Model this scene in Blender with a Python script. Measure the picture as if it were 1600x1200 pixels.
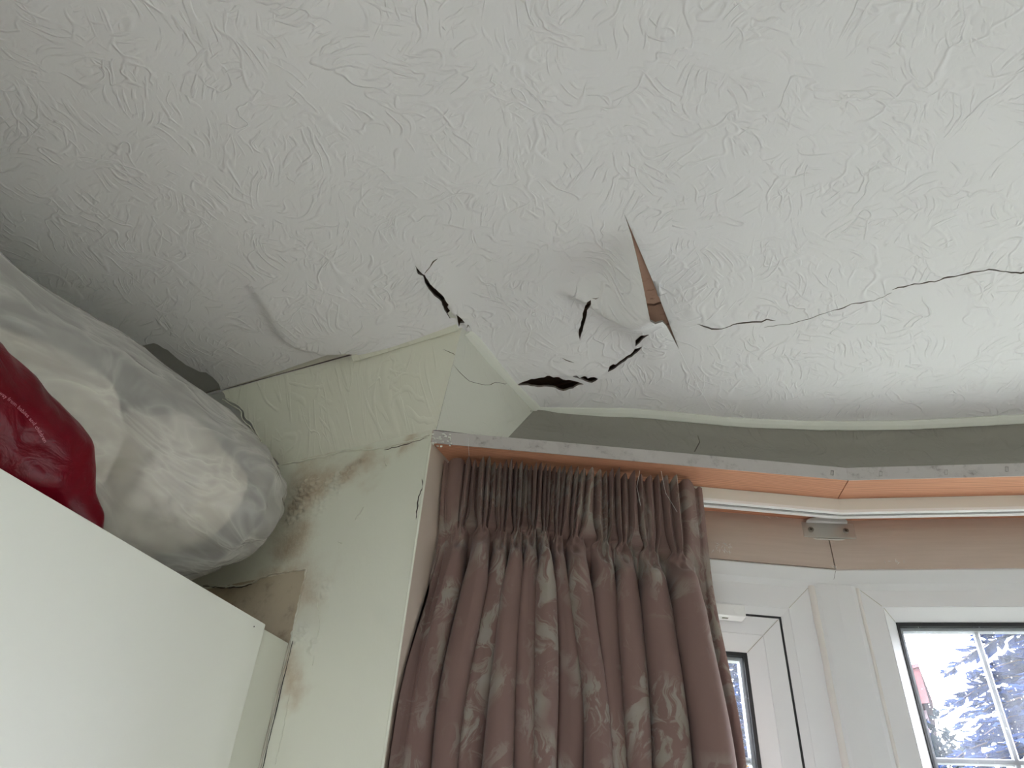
import bpy, bmesh, math, random
import numpy as np
from mathutils import Vector, Matrix, noise as mnoise
from mathutils.geometry import delaunay_2d_cdt
from mathutils.bvhtree import BVHTree

random.seed(7)
rng = np.random.default_rng(7)
SC = bpy.context.scene
COL = SC.collection
for o in list(bpy.data.objects):
    bpy.data.objects.remove(o)

# ------------------------------------------------------------------ camera
EYE = 1.5                                   # eye height above the floor
F_PX, PITCH, ROLL, YAW = 1220.58, 0.672635, 0.073992, 0.472834
cp, sp, cy, sy = math.cos(PITCH), math.sin(PITCH), math.cos(YAW), math.sin(YAW)
fwd = np.array([-sy * cp, cy * cp, sp])
rgt = np.array([cy, sy, 0.0])
upv = np.cross(rgt, fwd)
AX = rgt * math.cos(ROLL) + upv * math.sin(ROLL)
AY = -rgt * math.sin(ROLL) + upv * math.cos(ROLL)
AZ = fwd
cam_data = bpy.data.cameras.new('camera')
cam_data.sensor_width = 36.0
cam_data.lens = F_PX / 1600.0 * 36.0
cam_data.clip_start = 0.02
cam_data.clip_end = 200
cam = bpy.data.objects.new('camera', cam_data)
COL.objects.link(cam)
m = Matrix(((AX[0], AY[0], -AZ[0], 0), (AX[1], AY[1], -AZ[1], 0), (AX[2], AY[2], -AZ[2], EYE), (0, 0, 0, 1)))
cam.matrix_world = m
SC.camera = cam

# ------------------------------------------------------------------ sky, exposure
SC.view_settings.view_transform = 'Standard'
SC.view_settings.look = 'None'
SC.view_settings.gamma = 1.0
SC.view_settings.use_curve_mapping = False
SC.view_settings.exposure = 2.78
SC.cycles.use_denoising = True
SC.cycles.use_adaptive_sampling = True
SC.cycles.adaptive_threshold = 0.1
SC.cycles.adaptive_min_samples = 16
SC.cycles.max_bounces = 9
SC.cycles.diffuse_bounces = 7
SC.cycles.glossy_bounces = 3
SC.cycles.caustics_reflective = False
SC.cycles.caustics_refractive = False
SC.cycles.transparent_max_bounces = 10
SC.cycles.sample_clamp_indirect = 6.0
world = bpy.data.worlds.new('overcast_sky')
SC.world = world
world.use_nodes = True
wn = world.node_tree.nodes
bg = wn['Background']
bg.inputs['Color'].default_value = (0.905, 0.93, 1.02, 1)
bg.inputs['Strength'].default_value = 2.6


# ------------------------------------------------------------------ projection helpers (camera at origin, z up)
def ray(px, py):
    return AX * (px - 800) + AY * (600 - py) + AZ * F_PX


def onz(px, py, z):
    d = ray(px, py)
    return d * (z / d[2])


def onp(px, py, q, n):
    d = ray(px, py)
    n = np.array(n, float)
    return d * ((np.array(q, float) @ n) / (d @ n))


def W(p):
    """eye-relative point -> world point"""
    return (float(p[0]), float(p[1]), float(p[2]) + EYE)


def sstep(a, b, x):
    t = np.clip((x - a) / (b - a), 0, 1)
    return t * t * (3 - 2 * t)


# ------------------------------------------------------------------ object helpers
def obj(name, verts, faces, mat, parent=None, smooth=False, mats=None, fmat=None, uv=None, world=True):
    me = bpy.data.meshes.new(name)
    vs = [W(v) for v in verts] if world else [tuple(map(float, v)) for v in verts]
    me.from_pydata(vs, [], [tuple(map(int, f)) for f in faces])
    for mm in (mats or [mat]):
        me.materials.append(mm)
    if fmat is not None:
        me.polygons.foreach_set('material_index', np.asarray(fmat, dtype=np.int32))
    if smooth is True:
        me.polygons.foreach_set('use_smooth', np.ones(len(me.polygons), dtype=bool))
    elif smooth is not False:
        me.polygons.foreach_set('use_smooth', np.asarray(smooth, dtype=bool))
    if uv is not None:
        lay = me.uv_layers.new(name='UVMap')
        li = np.zeros(len(me.loops), dtype=np.int32)
        me.loops.foreach_get('vertex_index', li)
        lay.data.foreach_set('uv', np.asarray(uv, dtype=np.float32)[li].ravel())
    me.validate()
    me.update()
    o = bpy.data.objects.new(name, me)
    COL.objects.link(o)
    if parent is not None:
        o.parent = parent
        o.matrix_parent_inverse = parent.matrix_world.inverted()
    return o


def empty(name, loc):
    o = bpy.data.objects.new(name, None)
    COL.objects.link(o)
    o.empty_display_size = 0.05
    o.location = W(loc)
    o.matrix_world = Matrix.Translation(W(loc))
    return o


def tag(o, label=None, cat=None, group=None, kind=None):
    if label: o['label'] = label
    if cat: o['category'] = cat
    if group: o['group'] = group
    if kind: o['kind'] = kind
    return o


class MB:
    """collects geometry for one mesh object"""
    def __init__(self):
        self.v, self.f, self.s = [], [], []

    def add(self, vs, fs, smooth=False):
        b = len(self.v)
        self.v += [tuple(p) for p in vs]
        self.f += [tuple(i + b for i in f) for f in fs]
        self.s += [smooth] * len(fs)

    def box(self, c, ax, ay, az, h):
        """box at c with unit axes and half sizes h"""
        c, ax, ay, az = map(lambda q: np.array(q, float), (c, ax, ay, az))
        vs = [c + ax * h[0] * i + ay * h[1] * j + az * h[2] * k for k in (-1, 1) for j in (-1, 1) for i in (-1, 1)]
        self.add(vs, [(0, 2, 3, 1), (4, 5, 7, 6), (0, 1, 5, 4), (2, 6, 7, 3), (0, 4, 6, 2), (1, 3, 7, 5)])

    def bbox(self, c, ax, ay, az, h, r=0.003):
        """bevelled box"""
        bm = bmesh.new()
        bmesh.ops.create_cube(bm, size=2)
        for v in bm.verts:
            v.co = Vector((v.co.x * h[0], v.co.y * h[1], v.co.z * h[2]))
        bmesh.ops.bevel(bm, geom=bm.edges[:], offset=r, segments=2, affect='EDGES', profile=0.5)
        bm.verts.index_update()
        c, ax, ay, az = map(lambda q: np.array(q, float), (c, ax, ay, az))
        self.add([c + ax * v.co.x + ay * v.co.y + az * v.co.z for v in bm.verts], [[v.index for v in f.verts] for f in bm.faces])
        bm.free()

    def loft(self, rings, closed=True, caps=True, smooth=False):
        n = len(rings[0])
        vs = [p for r in rings for p in r]
        fs = []
        for i in range(len(rings) - 1):
            for j in range(n if closed else n - 1):
                a, b = i * n + j, i * n + (j + 1) % n
                fs.append((a, b, b + n, a + n))
        self.add(vs, fs, smooth)
        if caps and closed:
            self.add(rings[0], [tuple(range(n))[::-1]])
            self.add(rings[-1], [tuple(range(n))])

    def tube(self, pts, r, n=8, smooth=True, flat=1.0, upn=(0, 0, 1)):
        pts = [np.array(p, float) for p in pts]
        rr = r if hasattr(r, '__len__') else [r] * len(pts)
        rings = []
        for i, p in enumerate(pts):
            d = pts[min(i + 1, len(pts) - 1)] - pts[max(i - 1, 0)]
            d /= np.linalg.norm(d) + 1e-12
            u = np.array(upn, float)
            if abs(d @ u) > 0.95: u = np.array([1.0, 0.2, 0])
            a = np.cross(d, u); a /= np.linalg.norm(a)
            b = np.cross(a, d)
            rings.append([p + (a * math.cos(t) + b * flat * math.sin(t)) * rr[i] for t in np.linspace(0, 2 * math.pi, n, endpoint=False)])
        self.loft(rings, smooth=smooth)

    def disc(self, c, nrm, r, h, n=16):
        c = np.array(c, float); nrm = np.array(nrm, float)
        self.tube([c, c + nrm * h * 0.7, c + nrm * h], [r, r, r * 0.8], n=n, smooth=False, upn=(0.3, 0.2, 1))

    def build(self, name, mat, parent=None, **k):
        return obj(name, self.v, self.f, mat, parent, smooth=self.s, **k)


# ------------------------------------------------------------------ materials
class NT:
    def __init__(self, name):
        self.m = bpy.data.materials.new(name)
        self.m.use_nodes = True
        self.t = self.m.node_tree
        self.t.nodes.clear()
        self.out = self.t.nodes.new('ShaderNodeOutputMaterial')

    def n(self, typ, inp=None, **attrs):
        nd = self.t.nodes.new('ShaderNode' + typ)
        for k, v in attrs.items():
            setattr(nd, k, v)
        for k, v in (inp or {}).items():
            s = nd.inputs[k]
            if isinstance(v, bpy.types.NodeSocket):
                self.t.links.new(v, s)
            else:
                s.default_value = v
        return nd

    def math(self, op, a, b=0.0, c=0.0, clamp=False):
        nd = self.n('Math', {0: a, 1: b, 2: c}, operation=op, use_clamp=clamp)
        return nd.outputs[0]

    def vmath(self, op, a, b=(0, 0, 0)):
        nd = self.n('VectorMath', {0: a, 1: b}, operation=op)
        return nd.outputs[1] if op in ('LENGTH', 'DISTANCE', 'DOT_PRODUCT') else nd.outputs[0]

    def ramp(self, fac, stops, interp='LINEAR'):
        nd = self.n('ValToRGB', {0: fac})
        r = nd.color_ramp
        r.interpolation = interp
        while len(r.elements) < len(stops):
            r.elements.new(0.5)
        for e, (p, c) in zip(r.elements, stops):
            e.position = p
            e.color = (*c, 1) if hasattr(c, '__len__') else (c, c, c, 1)
        return nd.outputs[0]

    def mix(self, fac, a, b, blend='MIX'):
        nd = self.n('Mix', data_type='RGBA', blend_type=blend)
        for i, v in ((0, fac), (6, a), (7, b)):
            s = nd.inputs[i]
            if isinstance(v, bpy.types.NodeSocket):
                self.t.links.new(v, s)
            else:
                s.default_value = (*v, 1) if hasattr(v, '__len__') and len(v) == 3 else v
        return nd.outputs[2]

    def coord(self, which='Object'):
        return self.n('TexCoord').outputs[which]

    def noise(self, vec, scale, detail=3.0, rough=0.5, dist=0.0):
        return self.n('TexNoise', {'Vector': vec, 'Scale': scale, 'Detail': detail, 'Roughness': rough, 'Distortion': dist}).outputs[0]

    def bump(self, h, strength=0.5, dist=0.002, normal=None):
        i = {'Height': h, 'Strength': strength, 'Distance': dist}
        if normal is not None: i['Normal'] = normal
        return self.n('Bump', i).outputs[0]

    def principled(self, color, rough=0.6, normal=None, **kw):
        i = {'Roughness': rough}
        i['Base Color'] = color if isinstance(color, bpy.types.NodeSocket) else (*color, 1)
        if normal is not None: i['Normal'] = normal
        for k, v in kw.items():
            i[k.replace('_', ' ')] = v
        return self.n('BsdfPrincipled', i)

    def done(self, sh):
        self.t.links.new(sh.outputs[0] if hasattr(sh, 'outputs') else sh, self.out.inputs[0])
        return self.m


def lin(r, g, b):
    f = lambda c: ((c / 255 + 0.055) / 1.055) ** 2.4 if c / 255 > 0.04045 else c / 255 / 12.92
    return (f(r), f(g), f(b))


def simple(name, color, rough=0.6, noise_amt=0.08, scale=12, bump=0.0, bscale=60, metallic=0.0):
    t = NT(name)
    co = t.coord()
    nz = t.noise(co, scale, 4)
    c = t.mix(nz, tuple(x * (1 - noise_amt) for x in color), tuple(min(1, x * (1 + noise_amt)) for x in color))
    nrm = None
    if bump:
        nrm = t.bump(t.noise(co, bscale, 4), bump, 0.002)
    return t.done(t.principled(c, rough, nrm, Metallic=metallic))


def artex(name, color, amount=1.0, zdir='Z'):
    """paint over brushed textured plaster: bundles of curved ridges in patches that each turn another way"""
    t = NT(name)
    co = t.coord()
    if zdir == 'FACE':                       # steep faces: fold z into y so that the strokes keep their size
        sx = t.n('SeparateXYZ', {0: co})
        co = t.n('CombineXYZ', {0: sx.outputs[0], 1: t.math('ADD', sx.outputs[1], sx.outputs[2]), 2: 0.0}).outputs[0]
    else:
        co = t.vmath('MULTIPLY', co, (1, 1, 0))
    w0 = t.n('TexNoise', {'Vector': co, 'Scale': 9.0, 'Detail': 2.0}).outputs[1]
    warp = t.vmath('SUBTRACT', w0, (0.5, 0.5, 0.5))
    wv = t.n('VectorMath', {0: warp, 'Scale': 0.055}, operation='SCALE').outputs[0]
    cw = t.vmath('ADD', co, t.vmath('MULTIPLY', wv, (1, 1, 0)))
    hs = []
    for k, (sc, fr, off, curv) in enumerate([(9.0, 400, (0, 0, 0), 7), (11.5, 520, (3.1, 1.7, 0), -9), (6.5, 330, (7.7, 5.2, 0), 5)]):
        vc = t.vmath('ADD', cw, off)
        vo = t.n('TexVoronoi', {'Vector': vc, 'Scale': sc, 'Randomness': 1.0}, voronoi_dimensions='2D')
        loc = t.vmath('SUBTRACT', vc, t.n('VectorMath', {0: vo.outputs['Position'], 'Scale': 1.0}, operation='SCALE').outputs[0])
        rnd = t.n('SeparateColor', {0: vo.outputs['Color']})
        ang = t.math('MULTIPLY', rnd.outputs[0], 6.28)
        rot = t.n('VectorRotate', {'Vector': loc, 'Angle': ang}, rotation_type='Z_AXIS').outputs[0]
        s = t.n('SeparateXYZ', {0: rot})
        ph = t.math('ADD', s.outputs[0], t.math('MULTIPLY', t.math('MULTIPLY', s.outputs[1], s.outputs[1]), curv))
        # irregular strokes rather than an even comb
        jit = t.noise(t.vmath('MULTIPLY', rot, (70, 14, 1)), 1.0, 2.0, 0.5)
        wv_ = t.math('SINE', t.math('ADD', t.math('MULTIPLY', ph, fr), t.math('MULTIPLY', jit, 9.0)))
        rid = t.ramp(wv_, [(0.35, 0.0), (0.95, 1.0)])
        fall = t.ramp(t.math('MULTIPLY', vo.outputs['Distance'], 1.0), [(0.25, 1.0), (0.62, 0.0)], 'EASE')
        brk = t.ramp(t.noise(t.vmath('ADD', vc, (1.3 * k, 2.9, 0)), 26, 2.0), [(0.47, 0.0), (0.66, 1.0)])
        hs.append(t.math('MULTIPLY', t.math('MULTIPLY', rid, fall), brk))
    # long wandering ridges left by the brush edge
    for k, (sc, thin) in enumerate([(7.0, 0.018), (13.0, 0.024)]):
        nz = t.noise(t.vmath('ADD', cw, (11.0 + k * 5, 4.0, 0)), sc, 2.2, 0.55, 0.6)
        d = t.math('ABSOLUTE', t.math('SUBTRACT', nz, 0.5))
        line = t.ramp(d, [(0.0, 1.0), (thin, 0.0)], 'EASE')
        msk = t.ramp(t.noise(t.vmath('ADD', co, (2.0, 9.0 + k, 0)), 9 + 5 * k, 2.0), [(0.48, 0.0), (0.58, 1.0)])
        hs.append(t.math('MULTIPLY', t.math('MULTIPLY', line, msk), 0.8))
    h = hs[0]
    for q in hs[1:]:
        h = t.math('MAXIMUM', h, q)
    fine = t.noise(co, 180, 3.0)
    h = t.math('ADD', h, t.math('MULTIPLY', fine, 0.14))
    soft = t.noise(co, 5, 2.0)
    h = t.math('ADD', h, t.math('MULTIPLY', soft, 0.6))
    nrm = t.bump(h, 0.62 * amount, 0.0030)
    pat = t.noise(co, 2.2, 3)
    c = t.mix(pat, tuple(x * 0.97 for x in color), tuple(min(1, x * 1.03) for x in color))
    sh = t.principled(c, 0.62, nrm)
    sh.inputs['Specular IOR Level'].default_value = 0.25
    return t.done(sh)


CEIL_C = (0.835, 0.825, 0.835)
GREEN_C = (0.745, 0.745, 0.645)
M = {}
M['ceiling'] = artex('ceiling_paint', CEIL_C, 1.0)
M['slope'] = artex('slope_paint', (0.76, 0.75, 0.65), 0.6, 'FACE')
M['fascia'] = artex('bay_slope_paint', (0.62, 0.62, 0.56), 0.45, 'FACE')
M['cove'] = artex('dark_bay_cove_paint', (0.30, 0.285, 0.255), 0.6, 'FACE')  # cove painted darker than the slopes beside it
M['shaded_raw_plaster'] = simple('shaded_raw_plaster_edge', (0.20, 0.17, 0.15), 0.9, 0.2, 60, 0.4, 160)  # crack rims darkened: the shade of a deeper crack put into the colour
M['bare_plaster'] = simple('bare_grey_plaster', (0.40, 0.39, 0.37), 0.9, 0.15, 14, 0.3, 90)
M['lath_wood'] = simple('old_lath_wood', (0.16, 0.10, 0.07), 0.9, 0.3, 20, 0.3, 120)
M['green_wall'] = simple('pale_green_wall_paint', GREEN_C, 0.6, 0.03, 3, 0.06, 40)
M['trim_paint'] = simple('cornice_bead_paint', (0.76, 0.77, 0.71), 0.5, 0.04, 9, 0.08, 60)
M['upvc'] = simple('white_upvc', (0.80, 0.80, 0.82), 0.28, 0.015, 4)
M['upvc_post'] = simple('painted_white_post', (0.76, 0.765, 0.78), 0.4, 0.02, 7, 0.05, 30)
M['gasket'] = simple('black_rubber_gasket', (0.012, 0.012, 0.014), 0.55, 0.1, 30)
M['sealant'] = simple('aged_sealant', (0.76, 0.73, 0.70), 0.5, 0.08, 30, 0.2, 80)
M['rail'] = simple('white_rail_plastic', (0.80, 0.79, 0.74), 0.3, 0.02, 8)
M['rail_lip'] = simple('brightened_rail_lip', (0.95, 0.95, 0.95), 0.25, 0.01, 8)  # whiter than the rail: window reflection on the lips painted in
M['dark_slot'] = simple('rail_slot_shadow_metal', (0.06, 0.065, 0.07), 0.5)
M['steel'] = simple('zinc_bracket_steel', (0.62, 0.61, 0.58), 0.36, 0.1, 30, 0.05, 80, metallic=0.55)
M['screw'] = simple('screw_steel', (0.35, 0.33, 0.30), 0.4, 0.2, 60, metallic=0.9)
M['screw_slot'] = simple('screw_recess', (0.04, 0.035, 0.03), 0.7)
M['lead'] = simple('leaded_strip', (0.50, 0.51, 0.54), 0.4, 0.15, 40, 0.1, 80, metallic=0.5)
M['wardrobe'] = simple('white_melamine', (0.76, 0.765, 0.70), 0.42, 0.012, 3)
M['wardrobe_filler'] = simple('cream_filler_panel', (0.71, 0.72, 0.64), 0.5, 0.02, 3, 0.04, 30)
M['caulk'] = simple('old_caulk', (0.52, 0.49, 0.42), 0.7, 0.25, 40, 0.5, 90)
M['carpet'] = simple('beige_carpet', (0.56, 0.525, 0.48), 0.95, 0.1, 60, 0.3, 300)
M['sensor'] = simple('white_abs_plastic', (0.86, 0.86, 0.86), 0.35, 0.01, 6)
M['ground'] = simple('lawn_and_gravel', (0.24, 0.26, 0.20), 0.95, 0.3, 0.8)
M['roof_tile'] = simple('red_clay_roof', (0.10, 0.036, 0.038), 0.9, 0.3, 6)
M['render'] = simple('house_render', (0.12, 0.09, 0.10), 0.9, 0.1, 2)
M['bark'] = simple('conifer_bark', (0.05, 0.04, 0.055), 0.9, 0.3, 14)


def paint_scuffed(name, base, dirt, amount, scale, rough=0.5):
    t = NT(name)
    co = t.coord()
    a = t.ramp(t.noise(co, scale, 6, 0.65), [(0.50, 0.0), (0.64, 1.0)])
    b = t.ramp(t.noise(co, scale * 3.3, 5, 0.6), [(0.5, 0.2), (0.7, 1.0)])
    f = t.math('MULTIPLY', t.math('MULTIPLY', a, b), amount)
    c = t.mix(f, base, dirt)
    nrm = t.bump(t.noise(co, 70, 4), 0.15, 0.002)
    return t.done(t.principled(c, rough, nrm))


M['board_edge'] = paint_scuffed('scuffed_white_edge_paint', (0.50, 0.465, 0.455), (0.14, 0.11, 0.10), 0.8, 34)


def lintel_mat():
    t = NT('beige_lintel_paint')
    co = t.coord()
    st = t.noise(t.vmath('MULTIPLY', co, (9, 9, 150)), 1.0, 4, 0.6)
    c = t.mix(st, lin(190, 172, 160), lin(208, 191, 180))
    chips = t.ramp(t.noise(t.vmath('MULTIPLY', co, (60, 60, 90)), 1.0, 5, 0.7), [(0.70, 0.0), (0.74, 1.0)])
    c = t.mix(t.math('MULTIPLY', chips, 0.5), c, (0.75, 0.68, 0.58))
    nrm = t.bump(t.math('ADD', st, chips), 0.12, 0.002)
    return t.done(t.principled(c, 0.5, nrm))


M['lintel'] = lintel_mat()


def wood_mat(name, ang):
    t = NT(name)
    co = t.n('VectorRotate', {'Vector': t.coord(), 'Angle': -ang}, rotation_type='Z_AXIS').outputs[0]
    wob = t.noise(t.vmath('MULTIPLY', co, (2.5, 26, 26)), 1.0, 3)
    y = t.n('SeparateXYZ', {0: co}).outputs[1]
    z = t.n('SeparateXYZ', {0: co}).outputs[2]
    ph = t.math('ADD', t.math('MULTIPLY', t.math('ADD', y, z), 1500), t.math('MULTIPLY', wob, 46))
    g = t.ramp(t.math('MULTIPLY_ADD', t.math('SINE', ph), 0.5, 0.5), [(0.0, 0.0), (0.6, 0.25), (1.0, 1.0)])
    big = t.noise(t.vmath('MULTIPLY', co, (1.5, 60, 60)), 1.0, 3)
    c = t.mix(t.math('MULTIPLY', g, .75), lin(206, 146, 114), lin(150, 88, 58))
    c = t.mix(t.math('MULTIPLY', big, 0.5), c, lin(226, 172, 142))
    nrm = t.bump(g, 0.15, 0.001)
    return t.done(t.principled(c, 0.55, nrm))


def glass_mat():
    """window pane: clear, with a faint film that paints in glare haze and dried rain spots"""
    t = NT('spotted_window_glass')
    co = t.coord()
    vo = t.n('TexVoronoi', {'Vector': co, 'Scale': 260.0, 'Randomness': 1.0})
    r = t.n('SeparateColor', {0: vo.outputs['Color']}).outputs[0]
    rad = t.math('MULTIPLY', t.ramp(r, [(0.72, 0.0), (1.0, 1.0)]), 0.34)
    spot = t.math('LESS_THAN', vo.outputs['Distance'], rad)
    film = t.math('MULTIPLY_ADD', t.noise(co, 20, 4), 0.10, 0.02)  # thin veil over the pane: glare haze put into the glass
    fac = t.math('ADD', t.math('MULTIPLY', spot, 0.55), film, clamp=True)
    tr = t.n('BsdfTransparent', {'Color': (0.97, 0.985, 1, 1)})
    haze_and_spots = t.n('BsdfTranslucent', {'Color': (0.85, 0.88, 0.95, 1)})
    gl = t.n('BsdfGlossy', {'Color': (1, 1, 1, 1), 'Roughness': 0.02})
    fr = t.n('Fresnel', {'IOR': 1.45}).outputs[0]
    s1 = t.n('MixShader', {0: fac, 1: tr.outputs[0], 2: haze_and_spots.outputs[0]})
    s2 = t.n('MixShader', {0: t.math('MULTIPLY', fr, 0.8), 1: s1.outputs[0], 2: gl.outputs[0]})
    return t.done(s2)


M['glass'] = glass_mat()


def wall_end_mat():
    """pale green wall paint with a damp stain: brown bloom under the wall head and a tide line beside the wardrobe"""
    t = NT('damp_stained_wall_paint')
    co = t.coord()
    w = t.vmath('SUBTRACT', t.n('TexNoise', {'Vector': co, 'Scale': 16.0, 'Detail': 6.0}).outputs[1], (0.5, 0.5, 0.5))
    cw = t.vmath('ADD', co, t.n('VectorMath', {0: w, 'Scale': 0.13}, operation='SCALE').outputs[0])
    def blob(px, py, r0, r1):
        p = onp(px, py, (0, .91, 0), (0, 1, 0))
        d = t.vmath('DISTANCE', cw, W(p))
        return t.ramp(t.math('MULTIPLY', d, 4.0), [(r0 * 4, 1.0), (r1 * 4, 0.0)], 'EASE')
    a = blob(490, 755, 0.015, 0.085)
    for q in (blob(560, 730, 0.01, 0.06), blob(455, 840, 0.01, 0.07), blob(640, 694, 0.0, 0.05), blob(440, 930, 0.02, 0.10), blob(452, 1060, 0.0, 0.045)):
        a = t.math('MAXIMUM', a, q)
    spk = t.ramp(t.noise(co, 55, 5, 0.7), [(0.35, 0.15), (0.7, 1.0)])
    c0 = t.mix(t.noise(co, 3, 3), tuple(x * 0.975 for x in GREEN_C), tuple(x * 1.02 for x in GREEN_C))
    c = t.mix(t.math('MULTIPLY', a, t.math('MULTIPLY_ADD', spk, 0.45, 0.45)), c0, lin(186, 164, 138))
    # brush drags near the stain, lumps of blistered paint
    h = t.math('MULTIPLY', t.noise(t.vmath('MULTIPLY', co, (120, 120, 60)), 1.0, 4, 0.6), t.math('MULTIPLY_ADD', a, 0.9, 0.12))
    nrm = t.bump(h, 0.55, 0.004)
    return t.done(t.principled(c, 0.55, nrm))


M['wall_end'] = wall_end_mat()
M['old_paint'] = paint_scuffed('older_brownish_paint', lin(186, 172, 150), lin(130, 110, 92), 0.7, 16, 0.7)


# ------------------------------------------------------------------ sheets with real cracks
def inpoly(P, poly):
    poly = np.asarray(poly, float)
    x, y = P[:, 0], P[:, 1]
    r = np.zeros(len(P), bool)
    n = len(poly)
    for i in range(n):
        x1, y1 = poly[i]; x2, y2 = poly[(i + 1) % n]
        c = ((y1 > y) != (y2 > y)) & (x < (x2 - x1) * (y - y1) / ((y2 - y1) if y2 != y1 else 1e-12) + x1)
        r ^= c
    return r


def sheet(name, outline, holes, grids, mapf, wall_vec, mats, parent=None, refine_edge=0.03, hole3d=None):
    """flat param outline with holes -> triangulated sheet; hole rims get real thickness along wall_vec.
    holes: list of (polygon2d, list of explicit 3d points or None)"""
    pts, edges, over = [], [], {}
    def ring(poly, sub, p3=None):
        base = len(pts)
        seq = []
        n = len(poly)
        for i in range(n):
            a, b = np.array(poly[i], float), np.array(poly[(i + 1) % n], float)
            k = max(1, int(np.linalg.norm(b - a) / sub)) if sub else 1
            for j in range(k):
                if p3 is not None and j == 0:
                    over[len(pts)] = p3[i]
                seq.append(len(pts)); pts.append(a + (b - a) * j / k)
        for i in range(len(seq)):
            edges.append((seq[i], seq[(i + 1) % len(seq)]))
    ring(outline, refine_edge)
    n_out = len(pts)
    for poly, p3 in holes:
        ring(poly, None, p3)
    O = np.array(outline, float)
    for (x0, x1, y0, y1, st) in grids:
        gx, gy = np.meshgrid(np.arange(x0, x1, st), np.arange(y0, y1, st))
        g = np.stack([gx.ravel(), gy.ravel()], 1) + rng.uniform(-.2, .2, (gx.size, 2)) * st
        g = g[inpoly(g, O)]
        for poly, _ in holes:
            g = g[~inpoly(g, poly)]
        pts += [p for p in g]
    vo, eo, fo, ov, oe, of = delaunay_2d_cdt([Vector((float(p[0]), float(p[1]))) for p in pts], edges, [], 0, 1e-7)
    V = np.array([(v.x, v.y) for v in vo])
    T = np.array([f for f in fo if len(f) == 3])
    C = V[T].mean(1)
    keep = inpoly(C, O)
    for poly, _ in holes:
        keep &= ~inpoly(C, poly)
    T = T[keep]
    P3 = mapf(V)
    for i, src in enumerate(ov):
        for s in src:
            if s in over:
                P3[i] = over[s]
    isout = np.zeros(len(V), bool)
    for i, src in enumerate(ov):
        if any(s < n_out for s in src): isout[i] = True
    # orientation: faces look against wall_vec
    wv = np.array(wall_vec, float)
    nn = np.cross(P3[T[:, 1]] - P3[T[:, 0]], P3[T[:, 2]] - P3[T[:, 0]])
    fl = (nn @ wv) > 0
    T[fl] = T[fl][:, ::-1]
    from collections import Counter
    cnt = Counter()
    for t in T:
        for a, b in ((t[0], t[1]), (t[1], t[2]), (t[2], t[0])):
            cnt[(min(a, b), max(a, b))] += 1
    verts = [tuple(p) for p in P3]
    faces = [tuple(t) for t in T]
    fm = [0] * len(faces)
    sm = [True] * len(faces)
    for t in T:
        for a, b in ((t[0], t[1]), (t[1], t[2]), (t[2], t[0])):
            if cnt[(min(a, b), max(a, b))] == 1 and not (isout[a] and isout[b]):
                k = len(verts)
                verts += [tuple(P3[b]), tuple(P3[a]), tuple(P3[a] + wv), tuple(P3[b] + wv)]
                faces.append((k, k + 1, k + 2, k + 3)); fm.append(1); sm.append(False)
    used = np.unique(np.concatenate([np.array(f) for f in faces]))
    remap = {int(u): i for i, u in enumerate(used)}
    verts = [verts[int(u)] for u in used]
    faces = [tuple(remap[int(i)] for i in f) for f in faces]
    return obj(name, verts, faces, None, parent, smooth=sm, mats=mats, fmat=fm)


def jag(pts, step=6.0, amp=1.2, seed=0):
    """subdivide a pixel polyline and roughen it"""
    r = random.Random(seed)
    out = [tuple(map(float, pts[0]))]
    for a, b in zip(pts[:-1], pts[1:]):
        L = math.dist(a, b)
        k = max(1, int(L / step))
        nx, ny = -(b[1] - a[1]) / (L + 1e-9), (b[0] - a[0]) / (L + 1e-9)
        for j in range(1, k + 1):
            f = j / k
            o = r.uniform(-amp, amp) if j < k else 0
            out.append((a[0] + (b[0] - a[0]) * f + nx * o, a[1] + (b[1] - a[1]) * f + ny * o))
    return out


def hair(pts, w, step=6.0, amp=1.2, seed=0):
    """pixel polygon of a thin crack; w = width in px, a number or one per input point"""
    c = jag(pts, step, amp, seed)
    r = random.Random(seed + 99)
    n = len(c)
    L, Rr = [], []
    ws = w if hasattr(w, '__len__') else [w] * len(pts)
    tot = [0]
    for a, b in zip(c[:-1], c[1:]): tot.append(tot[-1] + math.dist(a, b))
    tp = [0]
    for a, b in zip(pts[:-1], pts[1:]): tp.append(tp[-1] + math.dist(a, b))
    for i, p in enumerate(c):
        a, b = c[max(i - 1, 0)], c[min(i + 1, n - 1)]
        l = math.dist(a, b) + 1e-9
        nx, ny = -(b[1] - a[1]) / l, (b[0] - a[0]) / l
        ww = np.interp(tot[i] / tot[-1] * tp[-1], tp, ws) * r.uniform(0.6, 1.35) * 0.5
        if i in (0, n - 1): ww = 0.12
        L.append((p[0] + nx * ww, p[1] + ny * ww)); Rr.append((p[0] - nx * ww, p[1] - ny * ww))
    return L + Rr[::-1]


# ------------------------------------------------------------------ plan of the place (eye-relative metres)
X_LEFT, Y_END, X_REV = -1.36, 0.912, -0.611
X_RIGHT, Y_BACK, Z_FLOOR = 3.3, -2.9, -EYE
Z_C, Z_WT = 0.90, 0.757                        # ceiling, head of the walls / top of the pelmet board
Y_CR = 0.829                                   # crease between ceiling and end slope
ANG = [math.radians(a) for a in (28.7, 16.3, 3.9, -8.5, -20.9)]
LEN = [0.7005, 0.74, 0.74, 0.74, 0.74]
A0 = np.array([-0.603, 0.92])
BE = [A0]                                      # pelmet board edge polyline
for a, l in zip(ANG, LEN):
    BE.append(BE[-1] + l * np.array([math.cos(a), math.sin(a)]))
DIR = [np.array([math.cos(a), math.sin(a), 0]) for a in ANG]
NRM = [np.array([-math.sin(a), math.cos(a), 0]) for a in ANG]
X_REV2 = BE[-1][0] + 0.008


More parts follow.
